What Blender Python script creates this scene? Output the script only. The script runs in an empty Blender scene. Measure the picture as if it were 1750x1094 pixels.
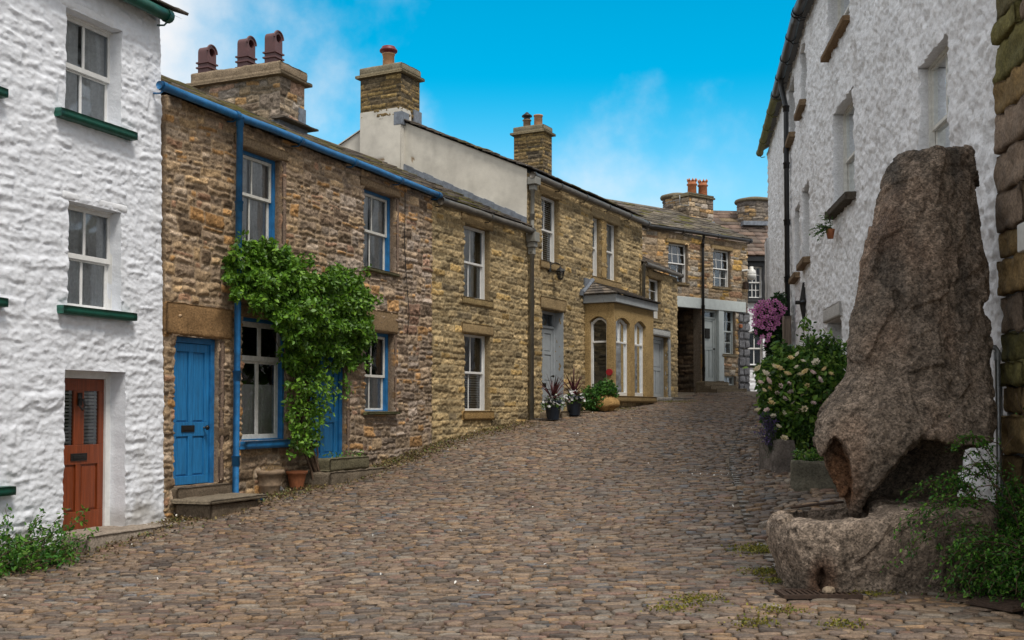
import bpy, bmesh, math, random
import numpy as np
random.seed(7)
rng = np.random.default_rng(11)
# ------------------------------------------------------------------ scene, camera
SC = bpy.context.scene
COL = SC.collection
FPX, CX, HOR, PITCH, CZ = 1850.0, 875.0, 700.0, 0.03, 1.6      # focal length and horizon in photo pixels, eye height
CY = HOR - FPX * math.tan(PITCH)
CAM = np.array([0.0, 0.0, CZ])
_F = np.array([0, math.cos(PITCH), math.sin(PITCH)]); _U = np.array([0, -math.sin(PITCH), math.cos(PITCH)])
def ray(px, py):
    return np.array([1.0, 0, 0]) * (px - CX) / FPX + _U * (CY - py) / FPX + _F
def atY(px, py, Y):
    r = ray(px, py); return CAM + r * (Y / r[1])
cam = bpy.data.objects.new('camera', bpy.data.cameras.new('camera')); COL.objects.link(cam)
cam.location = CAM; cam.rotation_euler = (math.pi / 2 + PITCH, 0, 0)
cam.data.sensor_width = 36; cam.data.lens = 36 * FPX / 1750
cam.data.shift_y = (CY - 547) / 1750
cam.data.clip_end = 3000; SC.camera = cam
# ------------------------------------------------------------------ noise
def _h(ix, iy, iz, seed):
    n = (ix.astype(np.int64) * 374761393 + iy.astype(np.int64) * 668265263 + iz.astype(np.int64) * 2147483647 + seed * 974711) & 0xffffffff
    n = ((n ^ (n >> 13)) * 1274126177) & 0xffffffff
    n = ((n ^ (n >> 16)) * 2246822519) & 0xffffffff
    return ((n ^ (n >> 15)) & 0xffffff) / float(0xffffff)
def vn(x, y, z=None, seed=0):
    x = np.asarray(x, float); y = np.asarray(y, float)
    z = np.zeros_like(x) if z is None else np.asarray(z, float)
    ix, iy, iz = np.floor(x), np.floor(y), np.floor(z)
    fx, fy, fz = x - ix, y - iy, z - iz
    fx = fx * fx * (3 - 2 * fx); fy = fy * fy * (3 - 2 * fy); fz = fz * fz * (3 - 2 * fz)
    def L(k):
        a = _h(ix, iy, iz + k, seed); b = _h(ix + 1, iy, iz + k, seed)
        c = _h(ix, iy + 1, iz + k, seed); d = _h(ix + 1, iy + 1, iz + k, seed)
        return (a * (1 - fx) + b * fx) * (1 - fy) + (c * (1 - fx) + d * fx) * fy
    if not fz.any(): return L(0)
    return L(0) * (1 - fz) + L(1) * fz
def fbm(x, y, z=None, o=3, seed=0):
    t = 0; a = .5; s = 0
    for k in range(o):
        f = 2.03 ** k
        t = t + a * vn(np.asarray(x) * f, np.asarray(y) * f, None if z is None else np.asarray(z) * f, seed + k * 17); s += a; a *= .5
    return t / s
def facet(x, y, z=None, seed=0):
    """chipped-stone relief: random tilted planes over Voronoi cells"""
    x = np.asarray(x, float); y = np.asarray(y, float); D3 = z is not None; z = np.zeros_like(x) if z is None else np.asarray(z, float)
    ix, iy, iz = np.floor(x), np.floor(y), np.floor(z); best = np.full(x.shape, 1e9); val = np.zeros(x.shape)
    for i in (-1, 0, 1):
        for j in (-1, 0, 1):
            for k in ((-1, 0, 1) if D3 else (0,)):
                a, b, c = ix + i, iy + j, iz + k; q = [_h(a, b, c, seed + m) for m in range(7)]
                dx, dy, dz = x - a - q[0], y - b - q[1], (z - c - q[2]) if D3 else 0
                d = dx * dx + dy * dy + dz * dz; m_ = d < best; best = np.where(m_, d, best)
                v = (q[3] - .5) + 1.1 * ((q[4] - .5) * dx + (q[5] - .5) * dy + (q[6] - .5) * dz); val = np.where(m_, v, val)
    return val
def sm(t): t = np.clip(t, 0, 1); return t * t * (3 - 2 * t)
def mix(a, b, t): return a + (b - a) * t
# ------------------------------------------------------------------ materials
def nmat(name):
    m = bpy.data.materials.new(name); m.use_nodes = True
    nt = m.node_tree; nt.nodes.clear()
    out = nt.nodes.new('ShaderNodeOutputMaterial'); b = nt.nodes.new('ShaderNodeBsdfPrincipled')
    nt.links.new(b.outputs[0], out.inputs[0])
    return m, nt, b, out
def _mul(nt, a, lo, hi, scale, detail=4, stretch=None):
    tc = nt.nodes.new('ShaderNodeTexCoord'); n = nt.nodes.new('ShaderNodeTexNoise')
    n.inputs['Scale'].default_value = scale; n.inputs['Detail'].default_value = detail; n.inputs['Roughness'].default_value = .65
    if stretch:
        mp = nt.nodes.new('ShaderNodeMapping'); mp.inputs['Scale'].default_value = stretch
        nt.links.new(tc.outputs['Object'], mp.inputs[0]); nt.links.new(mp.outputs[0], n.inputs[0])
    else: nt.links.new(tc.outputs['Object'], n.inputs[0])
    mr = nt.nodes.new('ShaderNodeMapRange'); mr.inputs[1].default_value = .3; mr.inputs[2].default_value = .7
    mr.inputs[3].default_value = lo; mr.inputs[4].default_value = hi
    nt.links.new(n.outputs[0], mr.inputs[0])
    v = nt.nodes.new('ShaderNodeVectorMath'); v.operation = 'SCALE'
    nt.links.new(a, v.inputs[0]); nt.links.new(mr.outputs[0], v.inputs['Scale'])
    return v.outputs[0], n
def _bump(nt, b, scale, dist, detail=5, stretch=None):
    tc = nt.nodes.new('ShaderNodeTexCoord'); n = nt.nodes.new('ShaderNodeTexNoise')
    n.inputs['Scale'].default_value = scale; n.inputs['Detail'].default_value = detail; n.inputs['Roughness'].default_value = .7
    if stretch:
        mp = nt.nodes.new('ShaderNodeMapping'); mp.inputs['Scale'].default_value = stretch
        nt.links.new(tc.outputs['Object'], mp.inputs[0]); nt.links.new(mp.outputs[0], n.inputs[0])
    else: nt.links.new(tc.outputs['Object'], n.inputs[0])
    u = nt.nodes.new('ShaderNodeBump'); u.inputs['Strength'].default_value = 1; u.inputs['Distance'].default_value = dist
    nt.links.new(n.outputs[0], u.inputs['Height']); nt.links.new(u.outputs[0], b.inputs['Normal'])
def m_attr(name, rough=.9, lo=.8, hi=1.2, scale=22, bump=.006, bscale=50, spec=.3, crystal=0):
    m, nt, b, out = nmat(name)
    at = nt.nodes.new('ShaderNodeAttribute'); at.attribute_name = 'Col'
    c, _ = _mul(nt, at.outputs['Color'], lo, hi, scale)
    if crystal:
        tc = nt.nodes.new('ShaderNodeTexCoord'); vo = nt.nodes.new('ShaderNodeTexVoronoi'); vo.inputs['Scale'].default_value = crystal; nt.links.new(tc.outputs['Object'], vo.inputs['Vector'])
        sp = nt.nodes.new('ShaderNodeSeparateColor'); nt.links.new(vo.outputs['Color'], sp.inputs[0]); mr = nt.nodes.new('ShaderNodeMapRange'); mr.inputs[3].default_value = .5; mr.inputs[4].default_value = 1.55; nt.links.new(sp.outputs[0], mr.inputs[0])
        v = nt.nodes.new('ShaderNodeVectorMath'); v.operation = 'SCALE'; nt.links.new(c, v.inputs[0]); nt.links.new(mr.outputs[0], v.inputs['Scale']); c = v.outputs[0]
    nt.links.new(c, b.inputs['Base Color']); b.inputs['Roughness'].default_value = rough
    b.inputs['Specular IOR Level'].default_value = spec
    if bump: _bump(nt, b, bscale, bump)
    return m
def m_col(name, col, rough=.6, metal=0, lo=.85, hi=1.12, scale=8, bump=0, bscale=60, spec=.5, stretch=None):
    m, nt, b, out = nmat(name)
    rgb = nt.nodes.new('ShaderNodeRGB'); rgb.outputs[0].default_value = (*col, 1)
    c, _ = _mul(nt, rgb.outputs[0], lo, hi, scale, stretch=stretch)
    nt.links.new(c, b.inputs['Base Color']); b.inputs['Roughness'].default_value = rough
    b.inputs['Metallic'].default_value = metal; b.inputs['Specular IOR Level'].default_value = spec
    if bump: _bump(nt, b, bscale, bump, stretch=stretch)
    return m
def m_leaf(name, trans=.3):
    m, nt, b, out = nmat(name)
    at = nt.nodes.new('ShaderNodeAttribute'); at.attribute_name = 'Col'
    nt.links.new(at.outputs['Color'], b.inputs['Base Color']); b.inputs['Roughness'].default_value = .45
    b.inputs['Specular IOR Level'].default_value = .35
    t = nt.nodes.new('ShaderNodeBsdfTranslucent'); nt.links.new(at.outputs['Color'], t.inputs[0])
    mx = nt.nodes.new('ShaderNodeMixShader'); mx.inputs[0].default_value = trans
    nt.links.new(b.outputs[0], mx.inputs[1]); nt.links.new(t.outputs[0], mx.inputs[2]); nt.links.new(mx.outputs[0], out.inputs[0])
    return m
def m_glass(name):
    m, nt, b, out = nmat(name); nt.nodes.remove(b)
    tr = nt.nodes.new('ShaderNodeBsdfTransparent'); tr.inputs[0].default_value = (.93, .95, .95, 1)
    gl = nt.nodes.new('ShaderNodeBsdfGlossy'); gl.inputs['Roughness'].default_value = .03; gl.inputs[0].default_value = (.9, .95, 1, 1)
    fr = nt.nodes.new('ShaderNodeFresnel'); fr.inputs[0].default_value = 1.95
    tc = nt.nodes.new('ShaderNodeTexCoord'); n = nt.nodes.new('ShaderNodeTexNoise'); n.inputs['Scale'].default_value = 2.5; n.inputs['Detail'].default_value = 0
    nt.links.new(tc.outputs['Object'], n.inputs[0])
    u = nt.nodes.new('ShaderNodeBump'); u.inputs['Distance'].default_value = .012; u.inputs['Strength'].default_value = .5
    nt.links.new(n.outputs[0], u.inputs['Height']); nt.links.new(u.outputs[0], gl.inputs['Normal'])
    mx = nt.nodes.new('ShaderNodeMixShader'); nt.links.new(fr.outputs[0], mx.inputs[0])
    nt.links.new(tr.outputs[0], mx.inputs[1]); nt.links.new(gl.outputs[0], mx.inputs[2]); nt.links.new(mx.outputs[0], out.inputs[0])
    return m
M = dict(
 stone=m_attr('weathered_stone', .92, .58, 1.42, 34, .016, 42, .2),
 whitewash=m_attr('white_limewash', .75, .92, 1.05, 12, .007, 30, .3),
 roughcast=m_attr('white_roughcast', .85, .82, 1.1, 28, .02, 24, .25),
 slate=m_attr('stone_slate', .88, .7, 1.25, 14, .006, 40, .25),
 cobble=m_attr('cobble_stone', .56, .55, 1.38, 42, .010, 48, .5),
 granite=m_attr('granite', .88, .55, 1.45, 34, .016, 60, .3, 75),
 render=m_attr('old_white_render', .85, .9, 1.06, 5, .003, 40, .2),
 leaf=m_leaf('leaf', .3), petal=m_leaf('petal', .35),
 blue=m_col('blue_gloss_paint', (.013, .135, .33), .42, 0, .62, 1.25, 7, .0008, 90),
 bluedoor=m_col('blue_door_paint', (.014, .165, .39), .5, 0, .66, 1.22, 6, .0012, 60, stretch=(6, 6, .5)),
 green=m_col('dark_green_paint', (.004, .075, .05), .45, 0, .7, 1.3, 9),
 redwood=m_col('varnished_red_wood', (.20, .042, .010), .38, 0, .55, 1.35, 5, .002, 30, stretch=(9, 9, .35)),
 white=m_col('white_gloss_paint', (.7, .7, .68), .4, 0, .88, 1.06, 9),
 oldwhite=m_col('aged_white_paint', (.62, .61, .56), .5, 0, .75, 1.1, 14),
 grey=m_col('pale_grey_paint', (.30, .325, .34), .5, 0, .88, 1.1, 6),
 greypipe=m_col('grey_beige_paint', (.22, .215, .19), .5, 0, .8, 1.15, 8),
 darkgutter=m_col('brown_grey_gutter_paint', (.09, .078, .062), .5, 0, .7, 1.3, 8),
 sage=m_col('pale_sage_paint', (.46, .50, .49), .5, 0, .9, 1.08, 6),
 black=m_col('black_paint', (.012, .012, .013), .4, 0, .7, 1.4, 6),
 iron=m_col('black_iron', (.015, .014, .013), .5, .3, .7, 1.5, 20, .001),
 galv=m_col('galvanised_steel', (.35, .36, .36), .45, .7, .7, 1.15, 15),
 rust=m_col('rusty_iron', (.055, .033, .022), .75, .3, .6, 1.5, 25, .003),
 lead=m_col('lead_sheet', (.16, .18, .21), .55, .25, .7, 1.4, 9, .004, 20),
 dark=m_col('painted_interior_shade', (.018, .016, .014), .9),  # near-black colour stands in for the shade of interiors
 curtain=m_col("net_curtain", (.86, .86, .86), .95, 0, .8, 1.1, 20),
 greycurtain=m_col('grey_curtain', (.5, .52, .52), .95, 0, .8, 1.1, 20),
 blind=m_col('slatted_blind', (.72, .71, .68), .7),
 glass=m_glass('window_glass'),
 terracotta=m_col('terracotta', (.36, .125, .05), .85, 0, .65, 1.25, 14, .003, 60),
 buffpot=m_col('buff_clay', (.42, .23, .12), .8, 0, .75, 1.2, 10),
 weatherpot=m_col('weathered_clay', (.24, .17, .11), .9, 0, .55, 1.35, 12, .004, 40),
 brownpot=m_col('brown_glazed_clay', (.095, .038, .038), .5, 0, .8, 1.2, 6),
 redcap=m_col('dark_red_cowl', (.14, .014, .02), .5),
 navy=m_col('navy_pot', (.012, .02, .033), .45),
 soil=m_col('soil', (.03, .02, .013), .95, 0, .6, 1.5, 40, .01, 60),
 wood=m_col('weathered_wood', (.17, .13, .10), .85, 0, .6, 1.3, 6, .004, 30, stretch=(8, 8, .5)),
 bark=m_col('vine_bark', (.07, .042, .024), .9, 0, .6, 1.5, 20),
 reddisc=m_col('red_paint', (.32, .012, .018), .5),
 lampwhite=m_col('white_lamp_plastic', (.6, .6, .57), .4),
 brass=m_col('dark_metal_handle', (.02, .018, .016), .35, .6),
)
# ------------------------------------------------------------------ mesh building
W = {}
class MB:
    def __init__(s): s.v = []; s.f = []; s.c = []; s.n = 0
    def add(s, V, F, col=None):
        V = np.asarray(V, float).reshape(-1, 3)
        for A in (F if isinstance(F, list) else [F]):
            s.f.append(np.asarray(A, np.int64) + s.n)
        s.v.append(V); s.n += len(V)
        c = np.ones((len(V), 3)) * .3 if col is None else np.broadcast_to(np.asarray(col, float), (len(V), 3))
        s.c.append(c)
        return s
    def build(s, name, mat, parent=None, smooth=True, bevel=0):
        V = np.concatenate(s.v); C = np.concatenate(s.c)
        c = np.array([(V[:, 0].min() + V[:, 0].max()) / 2, (V[:, 1].min() + V[:, 1].max()) / 2, V[:, 2].min()])
        me = bpy.data.meshes.new(name)
        li = np.concatenate([a.ravel() for a in s.f]); tot = np.concatenate([np.full(len(a), a.shape[1]) for a in s.f])
        st = np.concatenate([[0], np.cumsum(tot)[:-1]])
        me.vertices.add(len(V)); me.vertices.foreach_set('co', (V - c).astype(np.float32).ravel())
        me.loops.add(len(li)); me.loops.foreach_set('vertex_index', li.astype(np.int32))
        me.polygons.add(len(tot)); me.polygons.foreach_set('loop_start', st.astype(np.int32))
        try: me.polygons.foreach_set('loop_total', tot.astype(np.int32))
        except Exception: pass
        me.polygons.foreach_set('use_smooth', np.full(len(tot), bool(smooth)))
        a = me.color_attributes.new('Col', 'FLOAT_COLOR', 'POINT')
        a.data.foreach_set('color', np.concatenate([C, np.ones((len(C), 1))], 1).astype(np.float32).ravel())
        me.update(calc_edges=True); me.validate()
        me.materials.append(M[mat] if isinstance(mat, str) else mat)
        o = bpy.data.objects.new(name, me); COL.objects.link(o)
        pc = np.zeros(3)
        if parent is not None: o.parent = parent; pc = W[parent.name]
        o.location = c - pc; W[o.name] = c
        if bevel:
            b = o.modifiers.new('bevel', 'BEVEL'); b.width = bevel; b.segments = 2; b.limit_method = 'ANGLE'
        return o
def empty(name, loc, label, cat, group=None):
    o = bpy.data.objects.new(name, None); COL.objects.link(o); o.location = loc; W[o.name] = np.array(loc, float)
    o.empty_display_size = .3
    return tag(o, label, cat, group)
def tag(o, label=None, cat=None, group=None, kind=None):
    if label: o['label'] = label
    if cat: o['category'] = cat
    if group: o['group'] = group
    if kind: o['kind'] = kind
    return o
def dup(o, loc=None, parent=None, rotz=None):
    c = o.copy(); COL.objects.link(c)
    if parent is not None: c.parent = parent
    if loc is not None: c.location = loc
    if rotz is not None: c.rotation_euler = (0, 0, rotz)
    W[c.name] = W[o.name]
    return c
def gridF(nr, nc, base=0):
    i = np.arange((nr - 1) * (nc - 1)); r = i // (nc - 1); c = i % (nc - 1)
    a = r * nc + c + base
    return np.stack([a, a + 1, a + nc + 1, a + nc], 1)
class Fac:
    """a vertical facade plane: s along it, z up, o outwards"""
    def __init__(s, X, Y, dx, dy, sign=1):
        l = math.hypot(dx, dy); s.O = np.array([X, Y]); s.d = np.array([dx, dy]) / l
        s.n = np.array([s.d[1], -s.d[0]]) * sign
    def w(s, S, Z, o=0):
        S, Z, o = np.broadcast_arrays(np.asarray(S, float), np.asarray(Z, float), np.asarray(o, float))
        return np.stack([s.O[0] + s.d[0] * S + s.n[0] * o, s.O[1] + s.d[1] * S + s.n[1] * o, Z], -1)
    def at(s, px, py, off=0):
        r = ray(px, py); q = s.O + s.n * off
        t = ((q - CAM[:2]) @ s.n) / (r[:2] @ s.n); p = CAM + r * t
        return float((p[:2] - s.O) @ s.d), float(p[2])
    def rect(s, l, r, t, b, off=0):
        m = (t + b) / 2; c = (l + r) / 2
        a = sorted([s.at(l, m, off)[0], s.at(r, m, off)[0]])
        return a[0], a[1], s.at(c, b, off)[1], s.at(c, t, off)[1]
    def sub(s, S, o=0, turn=False):
        p = s.w(S, 0, o)
        if turn: return Fac(p[0], p[1], -s.n[0], -s.n[1])
        f = Fac(p[0], p[1], s.d[0], s.d[1]); f.n = s.n.copy(); return f
BOXF = np.array([[0, 1, 3, 2], [4, 6, 7, 5], [0, 4, 5, 1], [2, 3, 7, 6], [0, 2, 6, 4], [1, 5, 7, 3]])
def fbox(mb, fac, s0, s1, z0, z1, o0, o1, col=None):
    P = [fac.w(a, b, c) for a in (s0, s1) for b in (z0, z1) for c in (o0, o1)]
    return mb.add(np.array(P), BOXF, col)
def rblock(mb, fac, s0, s1, z0, z1, o0, o1, col=(.3, .25, .18), r=.02, amp=.008, res=.05, seed=0, freq=8, cvar=.25):
    """a rounded, roughly dressed block of stone"""
    D = np.array([s1 - s0, z1 - z0, o1 - o0]); n = np.maximum(3, np.minimum(40, np.ceil(D / res).astype(int) + 1))
    Vs = []; Fs = []; base = 0
    for ax in range(3):
        a, b = [k for k in range(3) if k != ax]
        A, B = np.meshgrid(np.linspace(0, 1, n[a]), np.linspace(0, 1, n[b]), indexing='ij')
        for e in (0, 1):
            P = np.zeros(A.shape + (3,)); P[..., a] = A; P[..., b] = B; P[..., ax] = e
            Vs.append(P.reshape(-1, 3)); Fs.append(gridF(n[a], n[b], base)); base += A.size
    V = np.concatenate(Vs); F = np.concatenate(Fs)
    K, inv = np.unique(np.round(V, 6), axis=0, return_inverse=True); F = inv.ravel()[F]
    P = (K - .5) * D; r = min(r, D.min() * .45)
    q = np.clip(P, -(D / 2 - r), D / 2 - r); dlt = P - q
    ln = np.linalg.norm(dlt, axis=1, keepdims=True); nn = dlt / np.maximum(ln, 1e-6)
    P = np.where(ln > 1e-6, q + nn * np.minimum(ln, r), P)
    P = P + nn * ((fbm(P[:, 0] * freq + seed * 3.1, P[:, 1] * freq, P[:, 2] * freq + 5, 3, seed) - .5) * 2 * amp)[:, None]
    c = np.array([(s0 + s1) / 2, (z0 + z1) / 2, (o0 + o1) / 2]); Q = P + c
    v = fbm(Q[:, 0] * 5, Q[:, 1] * 5, Q[:, 2] * 5, 3, seed + 5)
    mb.add(fac.w(Q[:, 0], Q[:, 1], Q[:, 2]), F, np.asarray(col)[None] * (1 - cvar + 2 * cvar * v)[:, None])
    return mb
def tube(mb, pts, r, seg=10, col=None, cap=True):
    P = np.asarray(pts, float); n = len(P); rr = np.broadcast_to(np.asarray(r, float), (n,))
    T = np.gradient(P, axis=0); T /= np.maximum(np.linalg.norm(T, axis=1, keepdims=True), 1e-9)
    up = np.array([0, 0, 1.0]) if abs(T[0][2]) < .9 else np.array([0, 1.0, 0])
    A = np.cross(T, up); bad = np.linalg.norm(A, axis=1) < 1e-3
    A[bad] = np.cross(T[bad], np.array([.3, 1.0, .1])); A /= np.linalg.norm(A, axis=1, keepdims=True); B = np.cross(T, A)
    th = np.linspace(0, 2 * np.pi, seg, endpoint=False)
    V = P[:, None] + rr[:, None, None] * (A[:, None] * np.cos(th)[None, :, None] + B[:, None] * np.sin(th)[None, :, None])
    i = np.arange((n - 1) * seg); k = i // seg; j = i % seg; j2 = (j + 1) % seg
    F = np.stack([k * seg + j, k * seg + j2, (k + 1) * seg + j2, (k + 1) * seg + j], 1); fs = [F]
    if cap: fs.append(np.array([np.arange(seg), np.arange(seg) + (n - 1) * seg]))
    return mb.add(V.reshape(-1, 3), fs, col)
def lathe(mb, c, prof, seg=18, col=None):
    pr = np.asarray(prof, float); th = np.linspace(0, 2 * np.pi, seg, endpoint=False); n = len(pr)
    V = np.stack([c[0] + pr[:, 0:1] * np.cos(th), c[1] + pr[:, 0:1] * np.sin(th), c[2] + pr[:, 1:2] + 0 * th], -1)
    i = np.arange((n - 1) * seg); k = i // seg; j = i % seg; j2 = (j + 1) % seg
    return mb.add(V.reshape(-1, 3), np.stack([k * seg + j, k * seg + j2, (k + 1) * seg + j2, (k + 1) * seg + j], 1), col)
# ------------------------------------------------------------------ masonry
def layout(S, Z, seed, Hr, Wr, split, warp, hsplit=.35):
    """irregular coursed rubble: per-point stone id, distance to the stone's edge"""
    s = S + warp * (vn(S / .22, Z / .16, seed=seed) - .5) + warp * 1.2 * (vn(S / .9, Z / .5, seed=seed + 3) - .5)
    z = Z + warp * (vn(S / .2, Z / .2, seed=seed + 1) - .5) + warp * 2.2 * (vn(S / 1.1, Z / .6, seed=seed + 2) - .5)
    r = np.random.default_rng(seed)
    z0 = z.min() - .3; zb = [z0]
    while zb[-1] < z.max() + .3: zb.append(zb[-1] + r.uniform(*Hr))
    zb = np.array(zb); row = np.clip(np.searchsorted(zb, z) - 1, 0, len(zb) - 2)
    sid = np.zeros(S.shape, np.int64); de = np.zeros(S.shape)
    smin, smax = s.min() - .6, s.max() + .6
    for k in range(len(zb) - 1):
        m = row == k; 
        sb = [smin - r.uniform(0, .3)]
        while sb[-1] < smax: sb.append(sb[-1] + r.uniform(*Wr) * (.7 + .6 * (zb[k + 1] - zb[k]) / np.mean(Hr)))
        sb = np.array(sb); nc = len(sb)
        tp = r.random(nc); f1 = r.uniform(.32, .68, nc); hs = r.random((nc, 2)); hf = r.uniform(.3, .7, (nc, 2))
        if not m.any(): continue
        ss, zz = s[m], z[m]; c = np.clip(np.searchsorted(sb, ss) - 1, 0, nc - 2)
        lo, hi, bo, to = sb[c], sb[c + 1], np.full(ss.shape, zb[k]), np.full(ss.shape, zb[k + 1])
        sp = tp[c] < split; mid = bo + (to - bo) * f1[c]; upper = zz > mid
        pc = np.where(sp & upper, 1, 0)
        to2 = np.where(sp & ~upper, mid, to); bo2 = np.where(sp & upper, mid, bo)
        h_ = sp & (hs[c, pc] < hsplit) ; sm_ = lo + (hi - lo) * hf[c, pc]; right = ss > sm_
        hi2 = np.where(h_ & ~right, sm_, hi); lo2 = np.where(h_ & right, sm_, lo)
        pid = pc * 2 + np.where(h_ & right, 1, 0)
        sid[m] = (k * 4096 + c) * 4 + pid
        dx = np.minimum(ss - lo2, hi2 - ss); dz = np.minimum(zz - bo2, to2 - zz)
        rr = .028; ax = np.maximum(rr - dx, 0); az = np.maximum(rr - dz, 0)
        de[m] = np.where((ax > 0) & (az > 0), rr - np.hypot(ax, az), np.minimum(dx, dz))
    q = np.zeros_like(sid)
    rn = [_h(sid, q + j, q, seed + 71) for j in range(5)]
    return sid, de, rn, s, z
def st_rubble(seed, Hr=(.13, .27), Wr=(.18, .5), pal=None, wts=None, mortar=(.2, .16, .12), mw=.008, bulge=.035, rough=.014, split=.6, warp=.045, tint=None, ew=.035, hsplit=.35):
    P = np.array(pal); cw = np.cumsum(wts) / np.sum(wts)
    def f(S, Z):
        sid, de, rn, s, z = layout(S, Z, seed, Hr, Wr, split, warp, hsplit)
        n1 = fbm(S / .075, Z / .05, o=4, seed=seed + 9); n2 = fbm(S / .5, Z / .4, o=3, seed=seed + 19); n3 = fbm(S / .04, Z / .028, o=2, seed=seed + 29)
        e = sm((de + .008 * (n1 - .5)) / ew)
        h = bulge * (.35 + .65 * rn[0]) * e + rough * ((n1 - .5) * 2 + 1.3 * (n3 - .5)) * (.5 + .5 * e) + (rn[3] - .5) * .4 * bulge * e - bulge * .5
        fz = facet(s / .11 + sid % 7, z / .07, seed=seed + 51); h = h + rough * 1.3 * fz * e
        c = P[np.searchsorted(cw, rn[1] * .9999)] * (.58 + .8 * rn[2])[..., None]
        c = c * (.45 + 1.1 * n1)[..., None] * (.75 + .5 * n3)[..., None] * (.75 + .5 * n2)[..., None]
        t = 1 - sm((de - mw * .4 + .006 * (n1 - .5)) / (mw * 1.4))
        c = mix(c, np.array(mortar) * (.7 + .6 * n1)[..., None], t[..., None])
        if tint is not None: c = c * tint(S, Z)
        return h, c
    return f
def st_white(seed, Hr=(.14, .30), Wr=(.2, .6), bulge=.014, rough=.006, warp=.04, base=(.74, .765, .81)):
    B = np.array(base)
    def f(S, Z):
        sid, de, rn, s, z = layout(S, Z, seed, Hr, Wr, .5, warp)
        n1 = fbm(S / .14, Z / .07, o=4, seed=seed + 9); n2 = fbm(S / .7, Z / .5, o=3, seed=seed + 19)
        n3 = fbm((S + Z * .4) / .05, Z / .035, o=2, seed=seed + 5)
        e = sm((de + .05 * (n1 - .5)) / .06)
        n4 = 1 - 2 * np.abs(fbm(S / .24, Z / .11, o=3, seed=seed + 61) - .5)
        h = bulge * (.25 + .75 * rn[0]) * e + rough * 1.7 * (n1 - .5) + .02 * (n2 - .5) + .014 * (n3 - .5) + (rn[3] - .5) * .014 * e + .012 * (n4 - .8) - bulge * .5
        h = h + .012 * facet(s / .20 + vn(s * 3, z * 3, seed=seed) * .6, z / .095, seed=seed + 52) * e + .006 * facet(s / .07, z / .045, seed=seed + 53)
        c = B * (.93 + .1 * n2)[..., None] * (1 - .10 * (1 - e) * sm((n2 - .3) * 2))[..., None]
        d = sm((fbm(S / .3, Z / .9, o=4, seed=seed + 40) - .60) * 5)
        c = mix(c, np.array([.5, .50, .49]), (.35 * d)[..., None])
        return h, c
    return f
def st_roughcast(seed, amp=.045, base=(.82, .83, .85)):
    B = np.array(base)
    def f(S, Z):
        a = fbm(S / .30, Z / .20, o=2, seed=seed); b = 1 - np.abs(vn(S / .13, Z / .09, seed=seed + 2) * 2 - 1)
        c3 = fbm(S / .055, Z / .045, o=3, seed=seed + 7)
        d4 = fbm(S / .085, Z / .06, o=3, seed=seed + 17)
        h = amp * ((a - .5) * 1.0 + .5 * b * a + 1.1 * (c3 - .5) + .9 * (d4 - .5) + .45 * facet(S / .12, Z / .08, seed=seed + 55)) - .02
        n = fbm(S / .18, Z / .22, o=4, seed=seed + 11); p = sm((fbm(S / .7, Z / 1.2, o=4, seed=seed + 31) - .5) * 3.2)
        c = B * (.84 + .28 * n)[..., None]
        c = mix(c, np.array([.42, .40, .38]) * (.8 + .4 * c3)[..., None], (.55 * p * sm((n - .42) * 6))[..., None])
        return h, c
    return f
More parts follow.
